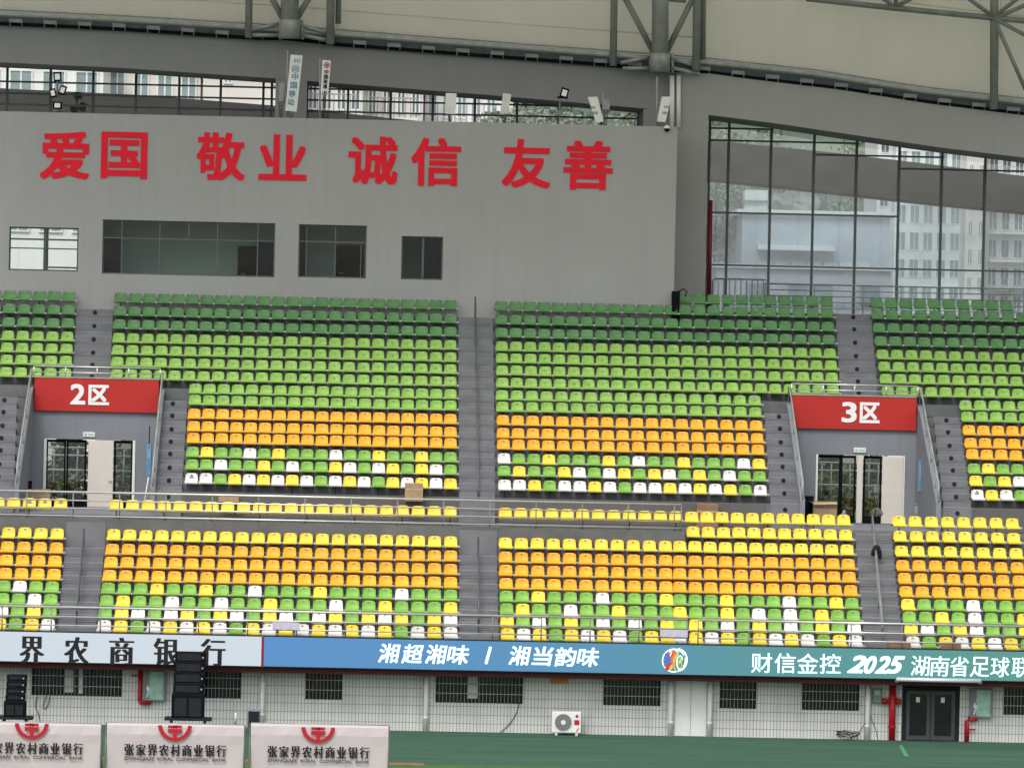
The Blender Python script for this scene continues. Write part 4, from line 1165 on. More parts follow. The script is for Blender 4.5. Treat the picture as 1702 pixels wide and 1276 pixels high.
# hydrant cabinets
def hydrant(r, label, side):
    X0, X1, Z0, Z1 = rect(*r, Y_TILE)
    t = thing('hydrant_cabinet', label, 'fire cabinet', ((X0 + X1) / 2, Y_TILE - .15, Z0), 'glass hydrant cabinets on the tiled wall')
    y = Y_TILE - .22
    m = MB(); m.box(X0, X1, y + .03, Y_TILE - .003, Z0, Z1); m.box(X0, X0 + .07, y, y + .029, Z0, Z1); m.box(X1 - .07, X1, y, y + .029, Z0, Z1); m.box(X0 + .07, X1 - .07, y + .001, y + .029, Z1 - .07, Z1); m.box(X0 + .07, X1 - .07, y + .001, y + .029, Z0, Z0 + .05)
    m.build('cabinet_box', MT['steel_dark'], t)
    MB().box(X0 + .21, X1 - .07, y + .014, y + .028, Z0 + .05, Z1 - .07).build('cabinet_door', MT['cabinet_glass'], t)
    m = MB().disc((X0 + .16, y + .03, (Z0 + Z1) / 2 - .12), .07, .03, 12).tube([(X0 + .14, y + .01, (Z0 + Z1) / 2), (X0 + .18, y + .01, Z0 + .3), (X0 + .12, y + .01, Z0 + .1)], .03, 6)
    m.build('hose', MT['white'], t)
    m = MB(); xx = X0 - .1
    if side == 'up':
        m.tube([(X0 + .25, Y_TILE - .12, Z0 - .08), (xx + .02, Y_TILE - .12, Z0 - .08), (xx - .03, Y_TILE - .12, Z0), (xx - .03, Y_TILE - .12, Z1 + .15)], .075, 10)
        m.tube([(xx - .35, Y_TILE - .12, Z0 + .85), (xx, Y_TILE - .12, Z0 + .85)], .025, 6)
    else:
        m.tube([(X0 + .25, Y_TILE - .12, Z0 - .06), (xx + .06, Y_TILE - .12, Z0 - .06), (xx, Y_TILE - .12, Z0 - .14), (xx, Y_TILE - .12, 0)], .085, 10)
        m.tube([(xx, Y_TILE - .12, .45), (xx + .3, Y_TILE - .12, .45)], .03, 6)
    m.build('supply_pipe', MT['red_pipe'], t, True)
hydrant((239, 1112, 275, 1163), 'fire hydrant cabinet left of tall speaker with pipe going up', 'up')
hydrant((1612, 1143, 1648, 1191), 'fire hydrant cabinet right of black doors with pipe to ground', 'down')

# meter box, orange notice, AC unit, cables
X0, X1, Z0, Z1 = rect(1450, 1143, 1465, 1168, Y_TILE)
t = thing('meter_box', 'small dark grey meter box right of white downpipe', 'box', ((X0 + X1) / 2, Y_TILE, Z0))
MB().bbox(X0, X1, Y_TILE - .14, Y_TILE - .003, Z0, Z1, .015).build('case', MT['steel_dark'], t)
MB().box(X0 + .06, X1 - .06, Y_TILE - .147, Y_TILE - .1405, Z1 - .22, Z1 - .07).build('window', MT['cabinet_glass'], t)
X0, X1, Z0, Z1 = rect(914, 1127, 944, 1136, Y_TILE)
m = MB()
n_ = tag(MB().box(X0, X1, Y_TILE - .012, Y_TILE - .003, Z0, Z1).build('notice_sticker', MT['orange']), 'faded orange strip notice stuck above air conditioner', 'notice')
Ya = Y_TILE - .75
X0, X1, Z0, Z1 = rect(917, 1184, 966, 1219, Ya)
t = thing('air_conditioner', 'white outdoor air conditioner unit standing on the carpet', 'air conditioner', ((X0 + X1) / 2, Ya + .18, 0))
MB().bbox(X0, X1, Ya, Ya + .36, .1, Z1 - Z0 + .1, .02).build('casing', MT['white'], t)
H = Z1 - Z0; fc = (X0 + (X1 - X0) * .39, Ya - .004, .1 + H * .5); fr_ = H * .40
gg = MB().disc((fc[0], Ya - .001, fc[2]), fr_, .012, 30).build('fan_opening', MT['steel_dark'], t)
m = MB()
for k in range(1, 7):
    rr = fr_ * k / 6.2
    m.tube([(fc[0] + rr * math.cos(q * math.pi / 14), Ya - .025, fc[2] + rr * math.sin(q * math.pi / 14)) for q in range(29)], .006, 5)
for k in range(12):
    a_ = k * math.pi / 6; m.tube([(fc[0] + .08 * math.cos(a_), Ya - .025, fc[2] + .08 * math.sin(a_)), (fc[0] + fr_ * math.cos(a_), Ya - .025, fc[2] + fr_ * math.sin(a_))], .006, 5)
m.build('fan_grille', MT['bracket'], t)
MB().disc((fc[0], Ya - .02, fc[2]), .085, .02, 18).build('fan_hub', MT['white'], t)
lx = X0 + (X1 - X0) * .84
m = MB(); m.box(lx - .08, lx + .1, Ya - .006, Ya - .001, .1 + H * .38, .1 + H * .62); m.disc((lx + .01, Ya - .001, .1 + H * .80), .055, .005, 14); m.add([(lx - .02, Ya - .006, .1 + H * .08), (lx + .02, Ya - .006, .1 + H * .08), (lx + .10, Ya - .006, .1 + H * .24), (lx + .06, Ya - .006, .1 + H * .24)], [(0, 1, 2, 3)])
m.build('label', MT['txt_red'], t)
for x in (X0 + .12, X1 - .2): MB().box(x, x + .09, Ya + .02, Ya + .34, 0, .097).build('foot', MT['offwhite'], t)
def cable(pts, label, r=.014, Y=Y_TILE - .04):
    P3 = [P(x, y, Y) for x, y in pts]
    out = []
    for i in range(len(P3) - 1):
        p0_, p1_, p2_, p3_ = P3[max(i - 1, 0)], P3[i], P3[i + 1], P3[min(i + 2, len(P3) - 1)]
        for k in range(6):
            t_ = k / 6
            out.append(.5 * ((2 * p1_) + (p2_ - p0_) * t_ + (2 * p0_ - 5 * p1_ + 4 * p2_ - p3_) * t_ ** 2 + (3 * p1_ - p0_ - 3 * p2_ + p3_) * t_ ** 3))
    out.append(P3[-1])
    out = [Vector((p.x, p.y, max(p.z, .02))) for p in out]
    return tag(MB().tube(out, r, 6).build('hanging_cable', MT['cable'], None, True), label, 'cable')
cable([(62, 1156), (59, 1172), (64, 1186), (67, 1200)], 'dark cable hanging down below the leftmost barred window')
cable([(77, 1155), (72, 1172), (75, 1177), (80, 1170), (83, 1156)], 'looped dark cable below leftmost barred window')
cable([(863, 1167), (858, 1185), (846, 1203), (832, 1216)], 'black cable trailing down left of air conditioner')
cable([(1447, 1150), (1440, 1195), (1430, 1212), (1424, 1228)], 'thin cable falling left of the meter box', .01)
cable([(1447, 1190), (1455, 1210), (1459, 1228)], 'thin cable falling right of white downpipe', .01)
m = MB()
for k in range(9):
    c = gpt(1405 + random.uniform(-8, 8), 1229); rr = random.uniform(.12, .3)
    m.tube([(c.x + rr * 1.3 * math.cos(q * .6) + random.uniform(-.02, .02), Y_TILE - .35 + .12 * math.sin(q * .6), .05 + abs(math.sin(q * .3 + k)) * .2 + .012 * k) for q in range(13)], .017, 6, k % 2)
tag(m.build('cable_heap', [MT['cable'], MT['bracket']]), 'tangled heap of grey and black cable on the carpet', 'cable')

# ------------------------------------------------------------------ perimeter screens
def screen(x0, x1, yt, yb, mt, label):
    X0, X1 = P(x0, 1080, Y_LED).x, P(x1, 1080, Y_LED).x
    t = thing('led_screen', label, 'screen', ((X0 + X1) / 2, Y_LED, yb))
    MB().box(X0, X1, Y_LED + .012, Y_LED + .3, yb - .03, yt + .03).build('housing', MT['dark'], t)
    MB().box(X0 + .01, X1 - .01, Y_LED, Y_LED + .0115, yb, yt).build('display', mt, t)
    return t
zt_ = P(435, 1057.5, Y_LED).z; zb_ = P(435, 1106.5, Y_LED).z
white_led = led_mat('screen_white', [(0, s2l((204, 214, 224))), (1, s2l((206, 218, 226)))], LED)
grad_led = led_mat('screen_gradient', [(0, s2l((78, 140, 198))), (.3, s2l((78, 142, 184))), (.55, s2l((80, 146, 150))), (1, s2l((84, 150, 128)))], LED)
t = screen(-200, 435, zt_, zb_, white_led, 'white perimeter screen with black bank name characters')
m = MB()
for ch, cx in (('家', -96), ('界', 53), ('农', 127), ('商', 202), ('银', 276), ('行', 354)):
    if cx < 0: continue
    cy = 1079.5 + (cx - 52) * .0135
    m = MB(); text(m, ch, (cx - 21, cy - 22.5, cx + 21, cy + 22.5), Y_LED - .002, .008, -.006, serif=.05)
    m.build('screen_character', MT['txt_black'], t)
MB().box(P(435.6, 1080, Y_LED).x, P(437.6, 1080, Y_LED).x, Y_LED - .006, Y_LED + .25, zb_ - .03, zt_ + .03).build('end_trim', MT['txt_red'], t)
t = screen(438, 1960, zt_, zb_, grad_led, 'long blue to green perimeter screen with white league slogan')
m = MB()
txtw = mat('screen_text', s2l((206, 232, 240)), .6, 0, 1, emit=LED * .9)
sl_ = .012
def line(chs, xs, wd, y0, y1, bold, shear=0., serif=0.):
    for ch, cx in zip(chs, xs):
        text(m, ch, (cx - wd / 2, y0, cx + wd / 2, y1), Y_LED - .002, .008, bold, shear, serif=serif)
for wi, (ch, x, y) in enumerate((('湘', 647, 1085), ('超', 685.5, 1086), ('湘', 725, 1086.7), ('味', 761, 1087.5), ('湘', 864, 1089), ('当', 902, 1090), ('韵', 940.5, 1091), ('味', 977, 1091.5))):
    m = MB(); text(m, ch, (x - 18.5, y - 16, x + 18.5, y + 16), Y_LED - .002, .008, .018, .16); m.build('screen_character', txtw, t)
m = MB(); text(m, '/', (806, 1074, 817, 1103), Y_LED - .002, .008, .03); m.build('screen_character', txtw, t)
for ch, x, y in (('财', 1266, 1101), ('信', 1305, 1101.5), ('金', 1342.5, 1102), ('控', 1380, 1102.5)):
    m = MB(); text(m, ch, (x - 17.5, y - 16.5, x + 17.5, y + 16.5), Y_LED - .002, .008, .006); m.build('screen_character', txtw, t)
for ch, a_, b_, y in (('2', 1408, 1440, 1103), ('0', 1436, 1457, 1104), ('2', 1454, 1480, 1104), ('5', 1474, 1504, 1104)):
    m = MB(); text(m, ch, (a_, y - 14.5, b_, y + 15), Y_LED - .002 - .0009 * (a_ % 7), .008, .03, .35); m.build('screen_character', txtw, t)
for ch, x, y in (('湖', 1530, 1106), ('南', 1562.5, 1106.5), ('省', 1594.5, 1107), ('足', 1628, 1107.5), ('球', 1662, 1108), ('联', 1697, 1108.5), ('赛', 1731, 1109)):
    m = MB(); text(m, ch, (x - 16, y - 16.5, x + 16, y + 16.5), Y_LED - .002, .008, .012, .06, serif=.012); m.build('screen_character', txtw, t)
# league emblem
c = P(1121, 1097, Y_LED); em = 1 / 48.0 * 1.0
ec = [mat('emblem_' + n_, s2l(cc), .6, 0, 1, emit=LED * .7) for n_, cc in (('white', (225, 240, 240)), ('blue', (62, 84, 160)), ('red', (176, 34, 52)), ('orange', (196, 96, 50)), ('lime', (166, 178, 60)), ('olive', (104, 134, 40)), ('teal', (52, 96, 90)))]
m = MB(); yy = Y_LED
def leafp(cx, cz, L, W, ang, mi, lay, n=16):
    ca, sa = math.cos(ang), math.sin(ang); pts = []
    for j in range(n):
        q = 2 * math.pi * j / n; x, z = L * math.cos(q), W * math.sin(q)
        pts.append((c.x + (cx + x * ca - z * sa) * em, yy - .003 - .0012 * lay, c.z + (cz + x * sa + z * ca) * em))
    m.add(pts, [tuple(range(n))], mi)
def ringp(cx, cz, rx, rz, w_, mi, lay, a0=0, a1=2 * math.pi, n=28):
    pts = []
    for j in range(n + 1):
        q = a0 + (a1 - a0) * j / n
        for k in (0, 1):
            pts.append((c.x + (cx + (rx - w_ * k) * math.cos(q)) * em, yy - .003 - .0012 * lay, c.z + (cz + (rz - w_ * k) * math.sin(q)) * em))
    m.add(pts, [(2 * j, 2 * j + 2, 2 * j + 3, 2 * j + 1) for j in range(n)], mi)
ringp(-1, 0, 20, 20, 2, 0, 1); ringp(4, 1, 18, 20, 2, 0, 2, -1.4, 1.5)
for k in range(4): leafp(-12.5 + .8 * (k == 0), 8 - 5 * k, 6, 1.8, 2.5 + .38 * k, 1, 3 + k)
leafp(-6, 11, 6.5, 4, 1.3, 2, 8); leafp(-9, -10, 8, 4.5, .9, 2, 9); leafp(-6, 11, 5, .9, 1.2, 0, 10); leafp(-5, -11, 6, 2.2, 1.1, 4, 11)
leafp(-1, 6, 12, 2.4, 1.35, 3, 12); leafp(-2, -4, 12, 2.2, 1.75, 3, 13); leafp(3, 7, 11, 1.5, 1.1, 4, 14); leafp(5.5, -6, 10, 2.4, 1.55, 5, 15)
ringp(9, -3, 6, 12, 2, 0, 16); leafp(14.5, -2, 12, 1.7, 1.4, 6, 17); leafp(9, -2, 4, 2, 1.4, 4, 18); ringp(6, -6, 7, 13, 1.3, 4, 19); ringp(-2, 13, 7, 6, 1.5, 0, 20, 0, math.pi)
m.build('emblem', ec, t)

# ------------------------------------------------------------------ railings
def railing(name, label, x0, x1, ytop, yref, Y, offs, zbase, step, close=True, xskip=None):
    X0, X1 = P(x0, yref, Y).x, P(x1, yref, Y).x
    zt = P(XREF, ytop, Y).z
    t = thing(name, label, 'railing', ((X0 + X1) / 2, Y, zbase))
    for i, o_ in enumerate(offs):
        z = zt - o_
        MB().tube([(X0, Y, z), (X1, Y, z)], .042 if i == 0 else .027, 10).build('rail', MT['steel'], t, True)
    xs = []; x = X0
    while x < X1 - .2: xs.append(x); x += step
    xs.append(X1)
    for x in xs:
        MB().tube([(x, Y + .002, zbase), (x, Y + .002, zt)], .024, 8).build('post', MT['galv_dark'], t, True)
    return t
railing('concourse_railing', 'long stainless railing along the walkway edge above lower seats', -110, 1133, 830.5, 830, yL(9) - FR + .1, (0, .30, .58, .86), zL[10], 1.67)
railing('front_railing', 'left stainless railing in front of the lowest row of seats', -160, 1143, 1026.0 - 4.5, 1020, Y_LED + .5, (0, .33, .63), zp, 1.70)
railing('front_railing', 'right stainless railing in front of the lowest row of seats', 1161, 1790, 1026.0 - 4.5, 1020, Y_LED + .5, (0, .33, .63), zp, 1.78)

def handrail(label, pts, zs, Ys, parent=None, r=.035, posts=5, mt='mull'):
    """pts: photo x at top and bottom; follows the stairs from Ys[0] to Ys[1]"""
    (xa, ya), (xb, yb) = pts
    A = P(xa, ya, Ys[0]); B = P(xb, yb, Ys[1])
    t = thing('stair_handrail', label, 'handrail', ((A.x + B.x) / 2, (A.y + B.y) / 2, B.z - .9), 'handrails in the middle of the stairs')
    dn = Vector((0, 0, -.88))
    m = MB().tube([A + dn * .4, A, B, B + dn * .5], r, 8)
    m.build('grip', MT[mt], t, True)
    for i in range(posts + 1):
        p = A.lerp(B, i / posts)
        MB().tube([p + dn, p], r * .8, 8).build('post', MT[mt], t, True)
    MB().tube([A + dn * .5, B + dn * .5], r * .6, 8).build('mid_rail', MT[mt], t, True)
    return t
handrail('long handrail in the centre stairs of the upper tier', ((790, 494), (795.5, 806)), None, (yU(15) - .4, yU(1) - .4), posts=7)
handrail('handrail in the centre stairs of the lower tier', ((795, 893), (796, 1016)), None, (yL(8) - .4, yL(2) - .6), posts=3)
handrail('handrail in the left stairs of the lower tier', ((140, 879), (128, 1003)), None, (yL(8) - .4, yL(2) - .6), posts=3)
hr = handrail('handrail in the right stairs of lower tier with jacket on it', ((1450, 858), (1467, 1030)), None, (yL(10) - .2, yL(2) - .6), posts=3, mt='galv_dark')
# jacket hung over the right handrail
def blob(c, rx, ry, rz, n=12, k=9, noise=.12):
    vs = []; fs = []
    for i in range(k + 1):
        th = math.pi * i / k
        for j in range(n):
            ph = 2 * math.pi * j / n; q = 1 + random.uniform(-noise, noise)
            vs.append((c[0] + rx * q * math.sin(th) * math.cos(ph), c[1] + ry * q * math.sin(th) * math.sin(ph), c[2] + rz * q * math.cos(th)))
    for i in range(k): fs += [(i * n + j, (i + 1) * n + j, (i + 1) * n + (j + 1) % n, i * n + (j + 1) % n) for j in range(n)]
    return vs, fs
c = P(1457, 912, yL(8) - .75)
t = thing('jacket', 'black jacket draped over the handrail of right stairs', 'jacket', (c.x, c.y, c.z - .35))
m = MB()
outl = [(-.06, .14), (.07, .13), (.13, .02), (.17, -.10), (.16, -.22), (.19, -.34), (.10, -.36), (.06, -.2), (.0, -.16), (-.05, -.2), (-.12, -.26), (-.2, -.22), (-.17, -.06), (-.12, .06)]
m.prism_xz([(c.x + x, c.z + z) for x, z in outl], c.y - .16, c.y + .12)
vv, ff = blob((c.x, c.y - .1, c.z - .02), .14, .13, .17); m.add(vv, ff)
vv, ff = blob((c.x + .12, c.y - .08, c.z - .2), .07, .09, .17); m.add(vv, ff)
m.build('cloth', MT['jacket'], t, True)

# ------------------------------------------------------------------ loose things
def carton(r, Y, dep, zb, label, mt='carton', flaps=False, gap=0):
    X0, X1, Z0, Z1 = rect(*r, Y)
    if zb is not None: Z0 = zb
    t = thing('cardboard_box', label, 'box', ((X0 + X1) / 2, Y + dep / 2, Z0), 'cardboard boxes left in the stand')
    MB().bbox(X0, X1, Y, Y + dep, Z0 + .002, Z1, .012).build('box_body', MT[mt], t)
    MB().box(X0 - .002, X1 + .002, Y - .004, Y - .0005, Z1 - (Z1 - Z0) * .36, Z1 - (Z1 - Z0) * .30).build('tape', MT['tape'], t)
    if flaps:
        m = MB(); m.obox(((X0 + X1) / 2, Y - .07, Z1 - .05), ((X1 - X0) / 2, 0, .02), (0, .09, .04), (0, 0, .006)); m.obox((X0 - .06, Y + dep / 2, Z1 - .03), (.08, 0, -.05), (0, dep / 2, 0), (0, 0, .006))
        m.build('flap', MT['tape'], t)
    return t
carton((673, 803, 703, 833), yU(1) - FR - .65, .5, None, 'tallest cardboard box on the concourse behind centre railing')
carton((363, 823, 397, 835), yU(1) - FR - .7, .5, None, 'low flat cardboard box on concourse left of centre')
carton((1158, 837, 1194, 862), yU(1) - FR - .8, .5, zW, 'brown cardboard box behind yellow seats right of centre', 'carton_dark')
carton((45, 813, 83, 836), Y_PORT - 2.2, .6, zW, 'cardboard box in the section 2 entrance')
carton((1352, 834, 1391, 862), Y_PORT - 2.6, .6, zW, 'open cardboard carton in the section 3 entrance', flaps=True)
carton((1477, 1069, 1514, 1079), Y_LED + .75, .4, None, 'brown box lying at the foot of right stairs', 'carton_dark')
carton((1563, 1068, 1597, 1081), Y_LED + .75, .4, None, 'brown box between white seats in front row', 'carton_dark')
def bin_(r, Y, label, mt='black'):
    X0, X1, Z0, Z1 = rect(*r, Y); cx = (X0 + X1) / 2; rr = (X1 - X0) / 2
    t = thing('waste_bin', label, 'bin', (cx, Y, zW))
    MB().tube([(cx, Y, zW), (cx, Y, Z1 - .05)], rr * .85, 16, 0, rr).build('bin_body', MT[mt], t, True)
    MB().tube([(cx, Y, Z1 - .05), (cx, Y, Z1)], rr * 1.06, 16).build('rim', MT[mt], t, True)
bin_((34, 799, 53, 834), Y_PORT - 1.8, 'black waste bin in the section 2 entrance')
bin_((1335, 824, 1352, 862), Y_PORT - 1.8, 'black waste bin left of open carton in section 3 entrance')
bin_((1519, 837, 1529, 864), Y_PORT - .8, 'slim grey steel bin in section 3 entrance', 'steel_dark')
X0, X1, Z0, Z1 = rect(1394, 838, 1414, 860, Y_PORT - 2.2)
m = MB(); vv, ff = blob(((X0 + X1) / 2, Y_PORT - 2, zW + .22), .2, .18, .23, noise=.16); m.add(vv, ff); vv, ff = blob(((X0 + X1) / 2, Y_PORT - 2, zW + .47), .07, .06, .1, noise=.2); m.add(vv, ff)
tag(m.build('plastic_bag', mat('clear_plastic', (.32, .33, .34), .2, .4, 14), None, True), 'crumpled translucent plastic bag beside open carton', 'bag')
# mop at the top of the right stairs
t = thing('mop', 'worn grey mop leaning at top of right stairs', 'mop', P(1456, 862, yL(10) + .6))
c = P(1457, 850, yL(10) + .5); m = MB()
for k in range(26):
    a_ = random.uniform(0, 2 * math.pi); m.tube([c + Vector((0, 0, .12)), c + Vector((.14 * math.cos(a_), .1 * math.sin(a_), .08)), c + Vector((.25 * math.cos(a_), .15 * math.sin(a_), -.12 + random.uniform(-.08, .06)))], .018, 5)
m.build('mop_head', mat('mop_yarn', (.13, .12, .11), .95, .4, 9), t)
MB().tube([c + Vector((0, 0, .1)), P(1452, 820, yL(10) + .7)], .018, 8).build('mop_handle', MT['dark'], t)
# blue boards and a white pole in the entrances
def board(r, Y, label, lean=.1):
    X0, X1, Z0, Z1 = rect(*r, Y)
    t = thing('blue_board', label, 'board', ((X0 + X1) / 2, Y, Z0), 'blue cases on the entrance walls')
    MB().bbox(X0, X1, Y - .12, Y + .12, Z0, Z1, .015).build('case', MT['blue'], t)
    MB().tube([((X0 + X1) / 2, Y, Z1), ((X0 + X1) / 2, Y, Z1 + .7)], .02, 6).build('conduit', MT['dark'], t)
    MB().box(X0 + .04, X1 - .04, Y - .124, Y - .1205, Z0 + (Z1 - Z0) * .55, Z0 + (Z1 - Z0) * .85).build('plate', mat('pale_blue_plate', (.2, .34, .46)), t)
    return t
board((243, 738, 252, 790), Y_PORT - 1.6, 'slim blue case on the right wall of section 2 entrance')
board((1526, 765, 1537, 817), Y_PORT - 1.6, 'slim blue case on the right wall of section 3 entrance')
o = MB().tube([P(247, 793, Y_PORT - 1.9), P(240, 834, Y_PORT - 2.3)], .028, 8).build('white_pole', MT['white'], None, True)
tag(o, 'white pole leaning under blue case in section 2 entrance', 'pole')
# sheets hung on the front railing
for r, lb in (((453, 1034, 498, 1046), 'pale lilac sheet hung on railing above blue screen left end'), ((1097, 1046, 1143, 1058), 'pale lilac sheet hung on railing above the round emblem')):
    X0, X1, Z0, Z1 = rect(*r, Y_LED + .44)
    m = MB(); vs = []; n = 12
    for i in range(n + 1):
        x = X0 + (X1 - X0) * i / n; d_ = .01 * math.sin(i * 1.7)
        vs += [(x, Y_LED + .44 + d_, Z0 + .01 * math.sin(i)), (x, Y_LED + .43 + d_ * .3, Z1), (x, Y_LED + .45 + d_, Z0 + .01 * math.sin(i)), (x, Y_LED + .44 + d_ * .3, Z1)]
    fs = []
    for i in range(n): a_ = 4 * i; fs += [(a_, a_ + 4, a_ + 5, a_ + 1), (a_ + 3, a_ + 7, a_ + 6, a_ + 2), (a_ + 1, a_ + 5, a_ + 7, a_ + 3), (a_, a_ + 2, a_ + 6, a_ + 4)]
    tag(m.add(vs, fs).build('hung_sheet', MT['purple']), lb, 'sheet', 'sheets hung on the front railing')

# ------------------------------------------------------------------ loudspeakers
def speaker_stack(x0, x1, yt, yb, n, label, Y, sub=True, foot=None):
    X0, X1, Z0, Z1 = rect(x0, yt, x1, yb, Y)
    t = thing('speaker_stack', label, 'loudspeaker', ((X0 + X1) / 2, Y, 0), 'line array loudspeakers before the tiled wall')
    hs_ = (Z1 - Z0) * (.34 if sub else 0); z = Z0 + .09
    if sub:
        s_ = MB().bbox(X0 - .05, X1 + .02, Y - .02, Y + .7, z, z + hs_, .02).build('subwoofer', MT['black'], t)
        m = MB(); w_ = (X1 - X0)
        for k in (.05, .52): m.box(X0 + w_ * k, X0 + w_ * (k + .40), Y - .026, Y - .0205, z + .06, z + hs_ - .12)
        m.build('grille', MT['dark'], s_)
        z += hs_ + .01
    hh = (Z1 - z) / n
    for i in range(n):
        dx = .012 * i
        b = MB().bbox(X0 + dx, X1 + dx, Y, Y + .55, z + .035, z + hh - .01, .025).build('speaker_box', MT['black'], t)
        MB().box(X0 + dx + .02, X1 + dx - .02, Y + .03, Y + .5, z + .002, z + .033).build('rigging_bar', MT['dark'], b)
        m = MB(); m.disc((X1 + dx - .09, Y - .002, z + hh * .5), .035, .01, 10); m.build('badge', MT['bracket'], b)
        MB().box(X0 + dx + .08, X1 + dx - .16, Y - .006, Y - .0008, z + .07, z + hh - .05).build('grille', MT['dark'], b)
        z += hh
    e = .28
    m = MB(); m.bbox(X0 - e, X1 + e, Y - .1, Y + .75, Z0 - .0, Z0 + .085, .01)
    m.build('platform', MT['dark'], t)
    m = MB()
    for x in (X0 - .05, X1 + .05):
        for y in (Y, Y + .6): m.box(x - .04, x + .04, y - .04, y + .04, .0, Z0 - .002)
    m.build('platform_legs', MT['dark'], t)
speaker_stack(288, 339, 1083, 1197, 4, 'tall stack of black speakers overlapping the white screen', Y_LED - 1.6)
speaker_stack(9, 41, 1121, 1195, 4, 'narrow stack of black speakers at left edge of tiled wall', Y_LED - 1.3)
X0, X1, Z0, Z1 = rect(411, 1179, 433, 1204, Y_LED - 1.5)
t = thing('monitor_speaker', 'dark grey box speaker standing behind the right banner board', 'loudspeaker', ((X0 + X1) / 2, Y_LED - 1.5, 0))
MB().bbox(X0, X1, Y_LED - 1.5, Y_LED - 1.1, Z1 - .62, Z1, .02).build('cabinet', MT['steel_dark'], t)
MB().box(X0 + .04, X1 - .04, Y_LED - 1.507, Y_LED - 1.5005, Z1 - .58, Z1 - .05).build('grille', MT['dark'], t)
MB().tube([((X0 + X1) / 2, Y_LED - 1.3, 0), ((X0 + X1) / 2, Y_LED - 1.3, Z1 - .62)], .03, 8).build('stand', MT['dark'], t)
X = P(391.5, 1195, Y_LED - 1.2).x; zt = P(391.5, 1184, Y_LED - 1.2).z
t = thing('water_bottle', 'small white bottle on a post behind the middle banner', 'bottle', (X, Y_LED - 1.2, 0))
MB().tube([(X, Y_LED - 1.2, 0), (X, Y_LED - 1.2, zt - .35)], .05, 8).build('post', MT['steel_dark'], t)
MB().tube([(X, Y_LED - 1.2, zt - .35), (X, Y_LED - 1.2, zt - .1), (X, Y_LED - 1.2, zt - .05), (X, Y_LED - 1.2, zt)], .05, 10, 0, .025).build('bottle', MT['white'], t, True)

# ------------------------------------------------------------------ banner boards on the track
YBN = 152.5
ban_mat = mat('banner_print', (.50, .44, .45), .55, .04, .8)
def banner(x0, x1, yt0, yt1, cx, label):
    ym = (yt0 + yt1) / 2
    X0, X1 = P(x0, ym + 40, YBN).x, P(x1, ym + 40, YBN).x
    zt = P((x0 + x1) / 2, ym, YBN).z
    t = thing('banner_board', label, 'banner', ((X0 + X1) / 2, YBN + .3, 0), 'bank banner boards standing at the track')
    m = MB(); n = 20; vs = []
    for i in range(n + 1):
        x = X0 + (X1 - X0) * i / n; wv = .012 * math.sin(i * .9) + .006 * math.sin(i * 2.3)
        for yy_, z in ((-.04 + wv, .05), (0 + wv * .5, zt * .6), (.0 + wv, zt - .33), (.05, zt - .07), (.12, zt), (.25, zt - .02), (.55, .05)):
            vs.append((x, YBN + yy_, z))
    fs = [(i * 7 + j, (i + 1) * 7 + j, (i + 1) * 7 + j + 1, i * 7 + j + 1) for i in range(n) for j in range(6)]
    o = m.add(vs, fs).build('banner_sheet', ban_mat, t, False)
    m = MB()
    for x in (X0 - .02, X1 + .02):
        m.tube([(x, YBN - .2, 0), (x, YBN + .13, zt - .02), (x, YBN + .55, 0)], .028, 8)
    m.tube([(X0, YBN + .14, zt + .005), (X1, YBN + .14, zt + .005)], .024, 8)
    m.build('frame', MT['galv'], t, True)
    m = MB(); sk = .0135
    yb = YBN - .075
    dy = (cx - 291) * sk
    for i, ch in enumerate('张家界农村商业银行'):
        x = cx - 76 + i * 19.1
        cy = 1246 + dy + (x - cx) * sk
        text(m, ch, (x - 8.3, cy - 9.5, x + 8.3, cy + 9.5), yb, .006, -.004, serif=.045)
    text(m, 'ZHANGJIAJIE  RURAL  COMMERCIAL  BANK', (cx - 85, 1258.3 + dy, cx + 85, 1265 + dy), yb - .02, .006, .012)
    m.build('bank_lettering', MT['txt_black'], o)
    m = MB(); c_ = P(cx, 1202.5 + dy, yb); u = 1 / 53.5
    def arc(rx, rz, w_, a0, a1, n=26):
        pts = []
        for j in range(n + 1):
            q = a0 + (a1 - a0) * j / n
            for k in (0, 1): pts.append((c_.x + (rx - w_ * k) * math.cos(q) * u, yb - .004, c_.z + (rz - w_ * k * .8) * math.sin(q) * u))
        m.add(pts, [(2 * j, 2 * j + 2, 2 * j + 3, 2 * j + 1) for j in range(n)])
    arc(28.5, 28.5, 7, math.pi * 1.03, math.pi * 1.97)
    def bx(a_, b_, e, f): m.add([(c_.x + a_ * u, yb - .0055, c_.z + e * u), (c_.x + b_ * u, yb - .0055, c_.z + e * u), (c_.x + b_ * u, yb - .0055, c_.z + f * u), (c_.x + a_ * u, yb - .0055, c_.z + f * u)], [(0, 1, 2, 3)])
    bx(-11.5, 11.5, -15, -8); bx(-2.6, -1, -7.9, -2); bx(1, 2.6, -7.9, -2); bx(-11.5, 11.5, -7.0, -2.2); bx(-3, 3, -23, -15.05)
    m.build('bank_emblem', MT['txt_red'], o)
banner(-62, 167, 1200, 1202, 53, 'left bank banner board cut off by the photo edge')
banner(177, 405, 1202, 1204, 291, 'middle bank banner board below the tall speaker stack')
banner(416.5, 645, 1203, 1205, 529, 'right bank banner board standing nearest the open carpet')

